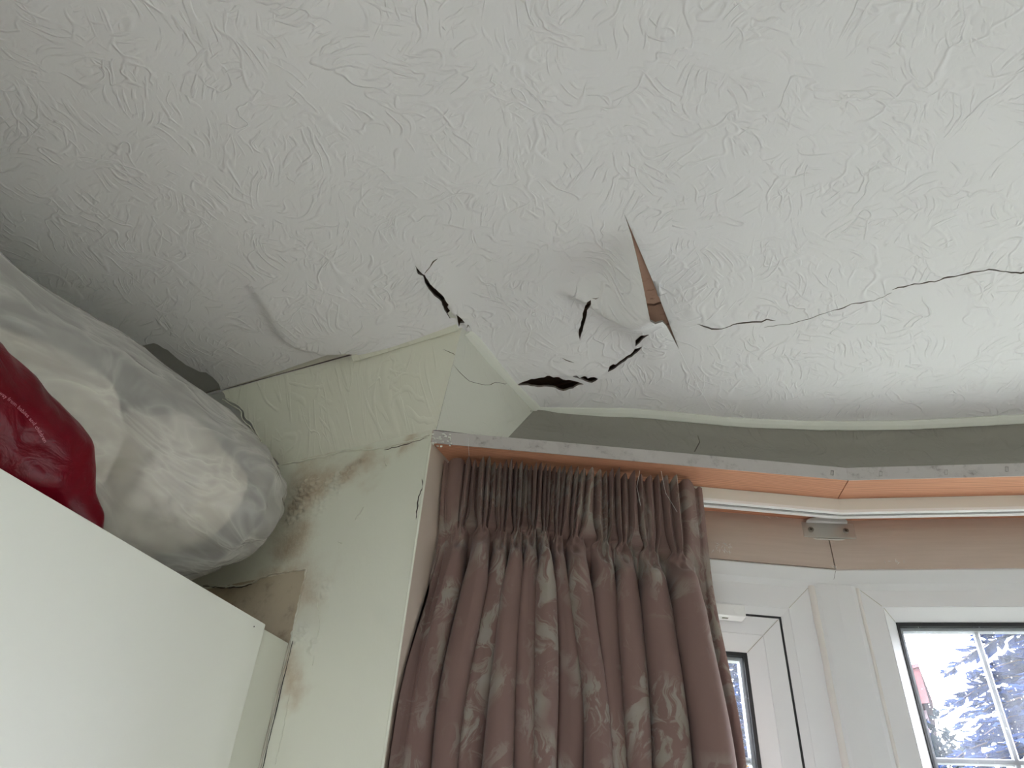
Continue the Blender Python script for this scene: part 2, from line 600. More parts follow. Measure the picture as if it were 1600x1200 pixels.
def offpoly(t):
    """board edge polyline moved outwards by t, mitred, ends cut at the reveals"""
    out = []
    for i in range(6):
        if i == 0:
            p = BE[0] + NRM[0][:2] * t
            p = p + DIR[0][:2] * ((X_REV - p[0]) / DIR[0][0])
        elif i == 5:
            p = BE[5] + NRM[4][:2] * t
            p = p + DIR[4][:2] * ((X_REV2 - p[0]) / DIR[4][0])
        else:
            h = NRM[i - 1][:2] + NRM[i][:2]
            p = BE[i] + h * (t / (1 + NRM[i - 1][:2] @ NRM[i][:2]))
        out.append(p)
    return out


def strip(profile, i0=0, i1=5, mb=None, cap=True):
    """closed (t, z) profile swept along the bow from node i0 to node i1"""
    mb = mb or MB()
    rings = [[] for _ in range(i0, i1 + 1)]
    for t, z in profile:
        op = offpoly(t)
        for k in range(i0, i1 + 1):
            rings[k - i0].append((op[k][0], op[k][1], z))
    mb.loft(rings, caps=cap)
    return mb


def loc(i, s, t, z):
    """facet coordinates -> point"""
    p = np.array([BE[i][0], BE[i][1], 0]) + DIR[i] * s + NRM[i] * t
    return np.array([p[0], p[1], z])


# ------------------------------------------------------------------ ceiling
def z0(x, y):
    return Z_C - 0.035 * sstep(0.80, 1.15, y)


def U0(px, py):
    p = onz(px, py, Z_C)
    for _ in range(25):
        p = onz(px, py, z0(p[0], p[1]))
    return p[:2]


def pdist(P, line):
    """distance to polyline, fraction along it, side (+ left of travel)"""
    P = np.asarray(P, float)
    best = np.full(len(P), 1e9); fr = np.zeros(len(P)); side = np.zeros(len(P))
    seg = [np.linalg.norm(np.array(b) - np.array(a)) for a, b in zip(line[:-1], line[1:])]
    tot = sum(seg); acc = 0
    for (a, b), L in zip(zip(line[:-1], line[1:]), seg):
        a, b = np.array(a), np.array(b)
        d = (b - a) / L
        t = np.clip((P - a) @ d, 0, L)
        q = a + t[:, None] * d
        r = P - q
        dd = np.linalg.norm(r, axis=1)
        s = np.sign(d[0] * (P[:, 1] - a[1]) - d[1] * (P[:, 0] - a[0]))
        u = dd < best
        best[u] = dd[u]; fr[u] = (acc + t[u]) / tot; side[u] = s[u]
        acc += L
    return best, fr, side


TE0, TE1 = U0(975, 333), U0(1061, 546)
TAX = (TE1 - TE0) / np.linalg.norm(TE1 - TE0)
TNL = np.array([-TAX[1], TAX[0]])                  # towards the hanging side
TLEN = float(np.linalg.norm(TE1 - TE0))
tear_r = [(975, 333), (988, 362), (1003, 402), (1018, 440), (1031, 470), (1034, 478), (1046, 508), (1061, 546)]
tear_l = [(1052, 529), (1041, 509), (1035, 503), (1024, 506.5), (1016, 502), (1011, 478), (1004, 442), (995, 402), (986, 366)]
TR3, TL3 = [], []
for x_, y_ in tear_r:
    u_ = TE0 + TAX * ((U0(x_, y_) - TE0) @ TAX)
    TR3.append(np.array([u_[0], u_[1], z0(u_[0], u_[1])]))
for x_, y_ in tear_l:
    TL3.append(onp(x_, y_, np.array([*(TE0 + TNL * .0012), 0]), np.array([*TNL, 0])))
_a = [float((p[:2] - TE0) @ TAX) for p in TL3]
_h = [float(max(0, z0(p[0], p[1]) - p[2])) for p in TL3]
_o = np.argsort(_a)
H_A = np.concatenate([[0], np.array(_a)[_o], [TLEN]])
H_H = np.concatenate([[0], np.array(_h)[_o], [0]])
_g = np.linspace(-.05, TLEN + .05, 400)
_v = np.interp(_g, H_A, H_H, left=0, right=0)
_k = np.exp(-(np.arange(-12, 13) * (_g[1] - _g[0]) / .006) ** 2)
H_A, H_H = _g, np.convolve(_v, _k / _k.sum(), mode='same')
FOLD = [U0(*p) for p in [(375, 440), (405, 478), (418, 505), (436, 530), (468, 547), (510, 556), (556, 556)]]
TEAR = [U0(*p) for p in [(960, 295), (976, 335), (1000, 392), (1024, 448), (1036, 482), (1061, 545), (1100, 640)]]
LIP = [U0(*p) for p in [(806, 598), (850, 586), (890, 584), (937, 586), (975, 558), (1004, 536)]]
CA = [U0(*p) for p in [(640, 400), (660, 428), (690, 470), (722, 505)]]


DENTS = [(U0(px, py), r, a) for (px, py, r, a) in [(1083, 486, .012, .005), (1112, 492, .012, .004), (800, 470, .05, .004), (860, 420, .05, .004)]]


def sag(P, left=None):
    P = np.atleast_2d(np.asarray(P, float))
    out = np.zeros(len(P))
    # billowed paper beside the tear: lowest along a curved ridge
    al = (P - TE0) @ TAX
    dn = (P - TE0) @ TNL
    al = al - .020 * np.sin(np.pi * np.clip(dn / .125, 0, 1))          # the lip curves away from the tear
    hh = np.interp(al, H_A, H_H, left=0, right=0)
    wd = .035 + .112 * np.clip(hh / H_H.max(), 0, 1)
    wd = np.where(al > H_A[H_H.argmax()], np.maximum(wd, .105), wd)
    lf = (dn > 0) if left is None else left
    out += hh * sstep(0, 1, np.clip(1.06 - np.abs(dn) / wd, 0, 1)) * lf
    # slab of plaster between the hole and the oblique crack has dropped
    dl, fl, sl = pdist(P, LIP)
    drop = 0.010 * np.exp(-(dl / 0.05) ** 2) * np.sin(np.pi * np.clip(fl, 0.02, .98)) ** 0.7
    out += np.where(sl < 0, drop, 0.0)
    # long swell of the paper on the left
    d2, f2, s2 = pdist(P, FOLD)
    sw = 0.014 * np.interp(f2, [0, .2, .6, 1], [0.1, 0.75, 1.0, 0.8])
    out += np.where(s2 < 0, sw * (sstep(0, 0.018, d2)) * np.exp(-(np.clip(d2 - .018, 0, 9) / 0.15) ** 2), 0) * (P[:, 1] < Y_CR + 0.01)
    # lips of the crack by the corner
    d3, f3, s3 = pdist(P, CA)
    out += np.where(s3 > 0, -0.002, 0.006) * np.interp(f3, [0, .2, .5, 1], [0, .5, 1, .6]) * np.exp(-(d3 / 0.035) ** 2)
    # shallow dents right of the tear
    for c, r, a in DENTS:
        out += a * np.exp(-((P - c) ** 2).sum(1) / r ** 2)
    return out


def ceil_map(V):
    return np.stack([V[:, 0], V[:, 1], z0(V[:, 0], V[:, 1]) - sag(V)], 1)


def ceil_pts(pix, left=None):
    D_ = np.array([ray(x, y) for x, y in pix])
    D_ = D_ / D_[:, 2:3]
    P = D_ * Z_C
    for _ in range(60):
        z = z0(P[:, 0], P[:, 1]) - sag(P[:, :2], left)
        P = 0.65 * P + 0.35 * D_ * z[:, None]
    return P


def ceil_pt(px, py):
    return ceil_pts([(px, py)])[0]


def cpoly(pix, left=None):
    P = ceil_pts(pix, None if left is None else np.array(left))
    return [p[:2] for p in P], list(P)


crackA = jag([(648, 414), (653, 428), (661, 431), (664, 442), (670, 452), (681, 464), (690, 472), (694, 484), (698, 490)], 4, .8, 1) + \
    jag([(703, 498), (706, 492), (699, 480), (701, 476), (694, 465), (684, 455), (672, 444), (664, 430), (660, 428), (655, 423)], 4, .8, 2)
crackA2 = jag([(713, 491), (715, 501), (717, 511), (719, 505), (726, 504), (722, 499)], 4, .5, 3)
crackA3 = jag([(729, 513), (732, 509), (735, 513), (733, 509), (731, 507)], 4, .2, 4)
holeB = jag([(806, 602), (816, 597), (830, 592), (845, 590), (860, 587), (873, 589), (880, 593), (895, 594), (907, 597), (919, 600)], 4, .9, 5) + \
    jag([(905, 601), (895, 607), (880, 611), (868, 606), (855, 604), (840, 605), (825, 602)], 4, .9, 6)
holeB2 = jag([(894, 588), (908, 586.5), (918, 589.5), (938, 589)], 5, .5, 7) + jag([(931, 595), (925, 598), (920, 597.5), (906, 592)], 5, .4, 8)
crackC = hair([(950, 581), (955, 575), (965, 569), (976, 562), (990, 552), (1003, 542)], [3, 6, 5, 6, 6, 4], 5, 1.0, 9)
crackC2 = hair([(993, 541), (996, 534), (1003, 527), (1014, 523)], [4, 8, 6, 2], 5, .8, 10)
crackD = hair([(906, 531), (906, 522), (911, 503), (915, 484), (923, 469)], [3, 5, 6, 7, 9], 5, .8, 11)
crackD2 = hair([(925, 466), (931, 467), (936, 465)], [1.6, 2, 1], 5, .5, 12)
long1 = hair([(1089, 506), (1100, 510), (1112, 514), (1128, 514), (1146, 507), (1168, 504), (1190, 503), (1198, 499), (1212, 501)], [.8, 2, 2.2, .9, 1.6, 2, 2.6, 1.8, .6], 6, .8, 13)
long2 = hair([(1194, 512), (1215, 508), (1240, 505), (1262, 499), (1280, 492), (1296, 487), (1318, 481), (1330, 475), (1352, 472), (1366, 470), (1394, 457)], [.5, .8, .6, .9, .9, .6, 1.2, 1.4, .9, .5, .8], 7, 1.0, 14)
long3 = hair([(1394, 453), (1404, 449), (1420, 446), (1445, 442), (1468, 438), (1482, 433), (1500, 430), (1520, 425), (1545, 421), (1565, 424), (1595, 427), (1640, 418)], [1, 2.6, 1.6, 1.6, 1.8, 2, 1.6, 1.6, 1.6, 1.6, 2, 1], 7, 1.0, 15)
crackE = hair([(663, 428), (672, 417), (677, 409), (684, 404)], [1.6, 1.4, 1.6, .6], 4, .6, 16)
crackF = hair([(878, 559), (885, 563), (897, 567)], [.8, 1.4, .8], 5, .5, 17)
crackG = hair([(1028, 463), (1042, 458)], [.8, .6], 5, .3, 18)
gap = jag([(345, 609), (400, 595), (450, 582), (500, 568), (540, 557), (552, 553), (557, 556), (556, 561), (545, 562), (500, 573), (450, 585), (400, 598)], 9, .5, 19)
raw = [(240, 536), (262, 547), (272, 556), (290, 570), (300, 575), (312, 581), (322, 582), (333, 590), (342, 600), (345, 609)]

holes = []
for poly in (crackA, crackA2, crackA3, holeB, holeB2, crackC, crackC2, crackD, crackD2, long1, long2, long3, crackE, crackF, crackG):
    holes.append(cpoly(poly))
tp3 = TR3 + TL3
holes.append(([p[:2] for p in tp3], tp3))

bay_cr = [U0(*p) for p in [(722, 511), (836, 639)]]
cr = [U0(1000, 641), U0(1150, 656), U0(1280, 661), U0(1420, 660), U0(1600, 650)]
oc = offpoly(0.026)
bay_line = [bay_cr[1]] + cr + [oc[2], oc[3], oc[4], np.array([X_REV2 - 0.10, oc[5][1] - 0.04])]
outline = [(X_LEFT, Y_BACK), (X_LEFT, Y_CR), tuple(bay_cr[0])] + [tuple(p) for p in bay_line] + \
    [(X_REV2 - 0.08, Y_CR), (X_RIGHT, Y_CR), (X_RIGHT, Y_BACK)]
# torn-back strip along the left wall and the open joint at the crease
rawp = [U0(*p) for p in jag(raw, 7, 1.2, 21)]
raw_poly = [np.array([X_LEFT + .002, rawp[0][1] - .02])] + rawp[:-1] + [np.array([rawp[-1][0], Y_CR - 0.004]), np.array([X_LEFT + .002, Y_CR - 0.004])]
holes.append((raw_poly, None))
xa, xb = float(U0(345, 609)[0]), float(U0(556, 557)[0])
gp = [np.array(p) for p in [(xa, Y_CR - .0015), (xb, Y_CR - .0015), (xb + .002, Y_CR - .009), (xb - .004, Y_CR - .0165), (xb - .05, Y_CR - .0155), (xb - .10, Y_CR - .0125), (xb - .16, Y_CR - .0085), (xa + .02, Y_CR - .004)]]
holes.append((gp, None))

grids = [(-0.98, -0.10, 0.60, 1.11, 0.0062), (-1.3, 0.9, -0.2, 1.5, 0.03), (X_LEFT + .05, X_RIGHT, Y_BACK + .05, 1.6, 0.2)]
ceiling = sheet('ceiling', outline, holes, grids, ceil_map, (0, 0, 0.004), [M['ceiling'], M['shaded_raw_plaster']])
tag(ceiling, kind='structure')

# bare plaster strip behind the torn paper
rb = [(X_LEFT, 0.45), (-1.0, 0.45), (-1.0, Y_CR), (X_LEFT, Y_CR)]
obj('bare_plaster_strip', [(x, y, Z_C + 0.0035) for x, y in rb], [(0, 1, 2, 3)], M['bare_plaster'], ceiling)
# hollow joint above the dropped paper edge
a, b = U0(345, 609), U0(560, 557)
mb = MB()
mb.add([(a[0] - .02, Y_CR, Z_C), (b[0] + .01, Y_CR, Z_C), (b[0] + .01, Y_CR - .012, Z_C + .010), (a[0] - .02, Y_CR - .012, Z_C + .010),
        (a[0] - .02, Y_CR - .034, Z_C + .006), (b[0] + .01, Y_CR - .034, Z_C + .006)], [(0, 1, 2, 3), (3, 2, 5, 4)])
mb.build('open_joint', M['slope'], ceiling)
# old brown plaster coat behind the tear, in two broken pieces
def brown_mat():
    t = NT('old_pink_brown_plaster')
    co = t.coord()
    n1 = t.noise(co, 30, 5, 0.65)
    c = t.mix(n1, lin(176, 138, 118), lin(200, 164, 144))
    mk = t.ramp(t.noise(t.vmath('MULTIPLY', co, (60, 140, 1)), 1.0, 4), [(0.62, 0.0), (0.72, 1.0)])
    c = t.mix(t.math('MULTIPLY', mk, 0.55), c, lin(110, 74, 58))
    return t.done(t.principled(c, 0.9, t.bump(n1, 0.3, 0.002)))
M['brown'] = brown_mat()
def lifted(px, h):
    out = []
    for x, y in px:
        p = onz(x, y, Z_C + h)
        for _ in range(15):
            p = onz(x, y, z0(p[0], p[1]) + h)
        out.append(p)
    return out
for pix, h in (([(960, 300), (1010, 380), (1060, 470), (1036, 472), (1029, 472), (1022, 475), (1008, 474), (985, 440), (960, 380)], .005),
               ([(985, 440), (1008, 477), (1022, 478), (1030, 475), (1037, 475), (1062, 472), (1085, 560), (1060, 575), (1000, 520)], .009)):
    top = lifted(pix, h)
    n = len(top)
    mb = MB()
    mb.add(top + [p + np.array([0, 0, .012]) for p in top], [tuple(range(n))] + [(i, (i + 1) % n, n + (i + 1) % n, n + i) for i in range(n)])
    mb.build('plaster_coat', M['brown'], ceiling)
# broken slip of paper hanging across the hole
p1 = [ceil_pt(x, y) + np.array([0, 0, -.001]) for x, y in [(868, 586), (880, 587), (895, 588), (908, 592), (921, 599), (915, 601), (903, 596), (890, 593), (880, 592)]]
mb = MB()
mb.add(p1, [tuple(range(len(p1)))])
mb.add([p + np.array([0, 0, .002]) for p in p1], [tuple(range(len(p1)))[::-1]])
mb.build('hanging_paper_slip', M['ceiling'], ceiling)
mb = MB()
p2 = [ceil_pt(x, y) + np.array([0, 0, .001]) for x, y in [(699, 490), (706, 484), (716, 487), (717, 492), (712, 498), (704, 499)]]
mb.add(p2, [tuple(range(len(p2)))]); mb.build('hanging_paper_slip', M['trim_paint'], ceiling)
mb = MB()
sm_ = ceil_pts(jag([(1062, 549), (1075, 575), (1090, 603), (1112, 641)], 8, .3, 3)) + np.array([0, 0, -.0002])
mb.tube(list(sm_), .0008, 6); mb.build('paper_seam', M['ceiling'], ceiling)
# laths and deck in the dark void above
for k in range(16):
    y = 0.56 + k * 0.036
    mb = MB()
    mb.box((-0.45, y, Z_C + 0.045), (1, 0, 0), (0, 1, 0), (0, 0, 1), (0.62, 0.0135, 0.004))
    mb.build('lath', M['lath_wood'], ceiling)
mb = MB()
mb.box((0.97, -0.55, Z_C + 0.16), (1, 0, 0), (0, 1, 0), (0, 0, 1), (2.6, 2.55, 0.02))
mb.build('roof_deck', M['lath_wood'], ceiling)

# ------------------------------------------------------------------ slopes
A_c = np.array([bay_cr[0][0], bay_cr[0][1], Z_C])                 # outer corner on the ceiling
B_c = np.array([X_REV + 0.006, Y_END + 0.003, Z_WT])              # outer corner at the wall head
slo_n = np.array([0, Z_C - Z_WT, Y_END - Y_CR]); slo_n /= np.linalg.norm(slo_n)


def on_slope(px, py):
    return onp(px, py, (0, Y_CR, Z_C), slo_n)


def slope_map(V):                              # V = (x, k): k 0 at the ceiling, 1 at the wall head
    k = V[:, 1]
    bul = 0.004 * np.sin(np.pi * k) * (1 + 0.6 * np.sin(V[:, 0] * 9)) * np.clip((A_c[0] + (B_c[0] - A_c[0]) * k - V[:, 0]) / .12, 0, 1)
    kx = np.clip((V[:, 0] + .75) / .2, 0, 1)
    return np.stack([V[:, 0], Y_CR + (A_c[1] - Y_CR) * (1 - k) * kx + (B_c[1] - Y_END) * k * kx + (Y_END - Y_CR) * k - bul * .8, Z_C + (Z_WT - Z_C) * k - bul * .5], 1)


def slope_uv(px, py):
    p = on_slope(px, py)
    return np.array([p[0], (Z_C - p[2]) / (Z_C - Z_WT)])


edge_px = jag([(346, 610), (353, 621), (362, 627), (374, 634), (382, 641), (384, 651), (391, 658), (397, 668), (404, 678), (410, 690), (413, 702), (420, 710), (436, 722)], 5, 1.2, 31)
edge_uv = [slope_uv(*p) for p in edge_px]
edge_uv[0][1] = 0.0
edge_uv[-1][1] = 1.0
s_out = [tuple(p) for p in edge_uv] + [(B_c[0], 1.0), (A_c[0], 0.0)]
cr_s = [[slope_uv(*p) for p in hair([(690, 543), (706, 550), (718, 557)], .7, 5, .8, 33)]]
slope = sheet('wall_slope_end', s_out, [(c, None) for c in cr_s], [(-1.1, -.5, 0.02, .99, .035)], slope_map, (0, .003, .002), [M['slope'], M['shaded_raw_plaster']], refine_edge=0.02)
tag(slope, kind='structure')
mb = MB()
mb.add([(X_LEFT, Y_CR, Z_C + .004), (-0.85, Y_CR, Z_C + .004), (-0.85, Y_END + .004, Z_WT + .004), (X_LEFT, Y_END + .004, Z_WT + .004)], [(0, 1, 2, 3)])
mb.build('bare_plaster_slope', M['bare_plaster'], slope)
# raised rim where layers of paper were torn
mb = MB()
for k in range(2):
    r = random.Random(50 + k)
    pts_ = []
    for p in jag([(x - 4 * k + r.uniform(-1, 1), y + 3 * k) for x, y in edge_px[2:-4:2]], 5, 1.0, 70 + k):
        pts_.append(on_slope(*p) + np.array([0, -.0015, -.001]))
    mb.tube(pts_, [r.uniform(.0006, .0018) for _ in pts_], 6)
mb.build('torn_paper_rim', M['slope'], slope)

# small facet between the end slope and the bay slope
C_c = np.array([*bay_cr[1], z0(*bay_cr[1])])
op0 = offpoly(0.0)
d_ = onz(791, 683, Z_WT)
D_c = np.array([d_[0], d_[1] + .004, Z_WT])


def facet_map(V):
    u, v = V[:, 0][:, None], V[:, 1][:, None]
    P = (A_c * (1 - u) + C_c * u) * (1 - v) + (B_c * (1 - u) + D_c * u) * v
    return P + np.array([-.010, .012, .010]) * (np.sin(np.pi * u) * np.sin(np.pi * v)) * 0.5


def facet_uv(px, py):
    # invert by sampling
    g = np.stack(np.meshgrid(np.linspace(0, 1, 81), np.linspace(0, 1, 81)), -1).reshape(-1, 2)
    P = facet_map(g)
    z = P @ AZ
    q = np.stack([800 + F_PX * (P @ AX) / z, 600 - F_PX * (P @ AY) / z], 1)
    return g[((q - np.array([px, py])) ** 2).sum(1).argmin()]


def clean(poly):
    out = []
    for p in poly:
        if not out or np.linalg.norm(np.array(p) - np.array(out[-1])) > 1e-5: out.append(np.array(p))
    return out


def uv_hair(pts, w, uvf, seed):
    """thin crack on a (u, v) patch: widths in uv units"""
    c = [uvf(*p) for p in pts]
    c = [np.array(p) for p in jag([tuple(x) for x in clean(c)], .06, .012, seed)]
    L, Rr = [], []
    for i, p in enumerate(c):
        a, b = c[max(i - 1, 0)], c[min(i + 1, len(c) - 1)]
        d = (b - a) / (np.linalg.norm(b - a) + 1e-9)
        nrm = np.array([-d[1], d[0]]) * (w if 0 < i < len(c) - 1 else w * .1)
        L.append(p + nrm); Rr.append(p - nrm)
    return L + Rr[::-1]


fh = [uv_hair([(708, 568), (718, 582), (733, 596), (758, 602), (780, 598), (803, 602)], .0024, facet_uv, 35)]
facet = sheet('wall_slope_corner', [(0, 0), (1, 0), (1, 1), (0, 1)], [(f, None) for f in fh], [(0.03, .98, .03, .98, .05)], facet_map,
              (-.004, .004, .003), [M['fascia'], M['shaded_raw_plaster']], refine_edge=0.05)
tag(facet, kind='structure')

# cove above the pelmet board following the bow
top_line = [np.array([*p, z0(p[0], p[1])]) for p in bay_line[:6]]
bot_line = []
for p in top_line:
    if p is top_line[0]:
        bot_line.append(D_c.copy()); continue
    best = None
    for i in range(2):
        s = (p[:2] - BE[i]) @ DIR[i][:2]
        q = BE[i] + DIR[i][:2] * np.clip(s, 0, LEN[i])
        if best is None or np.linalg.norm(q - p[:2]) < np.linalg.norm(best - p[:2]): best = q
    bot_line.append(np.array([best[0], best[1] + .003, Z_WT]))
top_line += [np.array([*p, z0(p[0], p[1])]) for p in bay_line[6:]]
b0 = offpoly(0.003)
bot_line += [np.array([*b0[k], Z_WT]) for k in (2, 3, 4, 5)]
TL, BL = np.array(top_line), np.array(bot_line)
acc = np.concatenate([[0], np.cumsum(np.linalg.norm(np.diff(BL, axis=0), axis=1))])


def cove_map(V):
    u, v = V[:, 0], V[:, 1]
    T_ = np.stack([np.interp(u, acc, TL[:, k]) for k in range(3)], 1)
    B_ = np.stack([np.interp(u, acc, BL[:, k]) for k in range(3)], 1)
    P = T_ * (1 - v[:, None]) + B_ * v[:, None]
    h = (np.sin(np.pi * v) * 0.030 * sstep(0, .06, u))[:, None]
    return P + h * np.array([-.25, .8, .35])


def cove_uv(px, py):
    us, vs = np.linspace(0, acc[6], 160), np.linspace(0, 1, 60)
    g = np.stack(np.meshgrid(us, vs), -1).reshape(-1, 2)
    P = cove_map(g); z = P @ AZ
    q = np.stack([800 + F_PX * (P @ AX) / z, 600 - F_PX * (P @ AY) / z], 1)
    return g[((q - np.array([px, py])) ** 2).sum(1).argmin()]


k1 = [cove_uv(1092, 680), cove_uv(1090, 692), cove_uv(1088, 706)]
ch = [[k1[0] + (.0003, 0), k1[1] + (.0010, 0), k1[2] + (.0012, -.02), k1[2] + (-.0008, -.02), k1[1] + (-.0006, 0), k1[0] + (-.0003, 0)]]
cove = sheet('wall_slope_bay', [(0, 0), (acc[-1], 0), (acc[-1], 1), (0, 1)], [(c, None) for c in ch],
             [(0.02, acc[6], .05, .97, .04), (acc[6], acc[-1], .1, .97, .12)], cove_map, (0, .005, .001), [M['cove'], M['shaded_raw_plaster']], refine_edge=0.04)
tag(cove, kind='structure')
# seam crack at the corner of facet and cove: dark open joint
mb = MB()
seam = [onp(x, y, C_c, NRM[0]) for x, y in jag([(830, 642), (815, 651), (802, 659), (796, 668)], 4, .5, 41)]
seam = [p + (-p) / np.linalg.norm(p) * 0.012 for p in seam]
mb.tube(seam, [.0007, .0010] + [.0013] * (len(seam) - 4) + [.0012, .0007], 6)
mb.build('open_seam', M['screw_slot'], cove)

# bead mouldings along the creases
def bead(name, pts, r0, flat_dir, mat, seed=0, kind='structure'):
    mb = MB()
    rr = random.Random(seed)
    pts = [np.array(p, float) for p in pts]
    fine = []
    for a, b in zip(pts[:-1], pts[1:]):
        k = max(1, int(np.linalg.norm(b - a) / 0.015))
        for j in range(k): fine.append(a + (b - a) * j / k)
    fine.append(pts[-1])
    # smooth
    Q = np.array(fine)
    for _ in range(6):
        Q[1:-1] = .25 * Q[:-2] + .5 * Q[1:-1] + .25 * Q[2:]
    rings = []
    for i, p in enumerate(Q):
        d = Q[min(i + 1, len(Q) - 1)] - Q[max(i - 1, 0)]; d /= np.linalg.norm(d)
        a = np.array(flat_dir(p, d), float); a -= d * (a @ d); a /= np.linalg.norm(a)
        b = np.cross(d, a)
        if b[2] > 0: b = -b
        w = r0 * (1 + rr.uniform(-.05, .05))
        rings.append([p + a * w * ca + b * w * cb for ca, cb in ((-1, -.4), (-1, .22), (-.8, .38), (0, .45), (.8, .38), (1, .22), (1, -.4))])
    mb.loft(rings, smooth=False)
    o = mb.build(name, mat)
    tag(o, kind=kind)
    return o


bead('trim_1', [ceil_pt(731, 517) + (.001, 0, -.002), ceil_pt(762, 554) + (.001, 0, -.003), ceil_pt(800, 602) + (.001, 0, -.003), C_c + (0.004, -.002, -.004)],
     .0088, lambda p, d: np.array([.85, -.1, .30]), M['trim_paint'], 1)
bl = [C_c + np.array([0, .003, -.003])] + [p + np.array([0, .0, -.006]) for p in top_line[1:]]
bead('trim_2', bl, .0085, lambda p, d: np.array([.35, -.75, .62]), M['trim_paint'], 2)
# paper-covered bead on the end slope crease, right of the open joint
e0, e1 = U0(557, 557), U0(718, 513)
bead('trim_3', [np.array([e0[0], Y_CR - .002, Z_C - .012]), np.array([(e0[0] + e1[0]) / 2, Y_CR, Z_C - .006]), np.array([e1[0], Y_CR, Z_C - .002])],
     .0065, lambda p, d: np.array([0, -.8, .5]), M['slope'], 3)

# ------------------------------------------------------------------ walls
endp = lambda px, py: onp(px, py, (0, Y_END, 0), (0, 1, 0))
ew = lambda px, py: endp(px, py)[[0, 2]]


def wall_map(V):
    out = np.zeros(len(V))
    for i, (x, z) in enumerate(V):
        # blistered paint where the damp comes through
        for (c, r, a) in BL_:
            d = math.hypot(x - c[0], z - c[1])
            if d < r * 1.6:
                m_ = math.exp(-(d / r) ** 4)
                v = Vector((x * 120, z * 120, 1.0))
                f = mnoise.voronoi(v)[0]
                dome = min(1.0, (f[1] - f[0]) * 2.2)
                out[i] += 3.4 * a * m_ * (dome ** .6 * (.55 + .6 * max(0, mnoise.noise(v * .35))) - .12 + .25 * mnoise.noise(v * 1.1))
    return np.stack([V[:, 0], Y_END - out, V[:, 1]], 1)


BL_ = [(ew(478, 768), .030, .0038), (ew(462, 800), .022, .0035), (ew(520, 758), .026, .0042), (ew(545, 738), .016, .0026), (ew(566, 722), .011, .0034),
       (ew(500, 790), .018, .002), (ew(470, 990), .016, .004), (ew(488, 1010), .014, .003), (ew(500, 925), .02, .0012)]
wcr = [[ew(*p) for p in hair([(659, 748), (661, 760), (654, 776), (652, 795), (650, 812)], [1, 2.2, 1.6, 2, .8], 4, .8, 51)],
       [ew(*p) for p in hair([(600, 703), (625, 697), (650, 689), (668, 684)], [.6, 1.2, .8, .6], 6, .9, 52)]]
o_ = sheet('wall_end', [(X_LEFT, Z_FLOOR), (X_LEFT, Z_WT), (X_REV, Z_WT), (X_REV, Z_FLOOR)], [(w, None) for w in wcr],
           [(-1.0, -.70, .36, .755, .0026), (-.70, -.62, .30, .755, .012), (X_LEFT, X_REV, Z_FLOOR, .3, .12)], wall_map, (0, .006, 0), [M['wall_end'], M['shaded_raw_plaster']], refine_edge=0.05)
wall_end = tag(o_, kind='structure')
# dark cavity behind the cracked paint
mb = MB(); mb.box((-.986, Y_END + .02, -.37), (1, 0, 0), (0, 1, 0), (0, 0, 1), (.374, .012, 1.12)); mb.build('masonry', M['lath_wood'], wall_end)
# older paint left where a former cupboard stood, with the raised paint line round it
pz = ew(480, 890)
mb = MB()
mb.add([(X_LEFT, Y_END - .0006, pz[1] - .02), (-.94, Y_END - .0006, pz[1] - .004), (pz[0], Y_END - .0006, pz[1]), (pz[0] - .001, Y_END - .0006, -1.4), (X_LEFT, Y_END - .0006, -1.4)], [(0, 1, 2, 3, 4)])
mb.build('old_paint_patch', M['old_paint'], wall_end)
mb = MB()
r = random.Random(5)
for seg, sd in (([(322, 914), (350, 917), (378, 916), (396, 911), (408, 903), (430, 897), (455, 893), (480, 890)], 1), ([(480, 890), (474, 912), (468, 940), (462, 970), (456, 1004)], 2)):
    pts_ = [endp(*p) + np.array([0, -.001, 0]) for p in jag(seg, 4, .9, sd)]
    mb.tube(pts_, [r.uniform(.0008, .0024) for _ in pts_], 6)
mb.build('raised_paint_line', M['wall_end'], wall_end)
mb = MB()
pts_ = [endp(*p) + np.array([0, -.0012, 0]) for p in jag([(318, 916), (350, 919), (378, 918), (394, 913)], 4, .8, 9)]
mb.tube(pts_, [.0007] * len(pts_), 5); mb.build('dark_split', M['screw_slot'], wall_end)
mb = MB()
pts_ = [endp(*p) + np.array([0, -.001, 0]) for p in jag([(440, 727), (500, 715), (540, 705), (600, 701), (640, 690), (672, 680)], 5, 1.0, 10)]
mb.tube(pts_, [r.uniform(.0008, .0022) for _ in pts_], 6); mb.build('cracked_paint_bead', M['slope'], wall_end)
mb = MB()
for seg in ([(568, 792), (555, 812)], [(556, 735), (562, 742)], [(528, 846), (534, 849)], [(600, 712), (604, 728)], [(494, 925), (500, 975), (488, 1040)], [(452, 1085), (441, 1150), (430, 1195)]):
    pts_ = [endp(*p) + np.array([0, -.0004, 0]) for p in jag(seg, 6, 1.2, int(seg[0][0]))]
    mb.tube(pts_, [r.uniform(.0004, .0012) for _ in pts_], 5)
mb.build('paint_drips', M['wall_end'], wall_end)

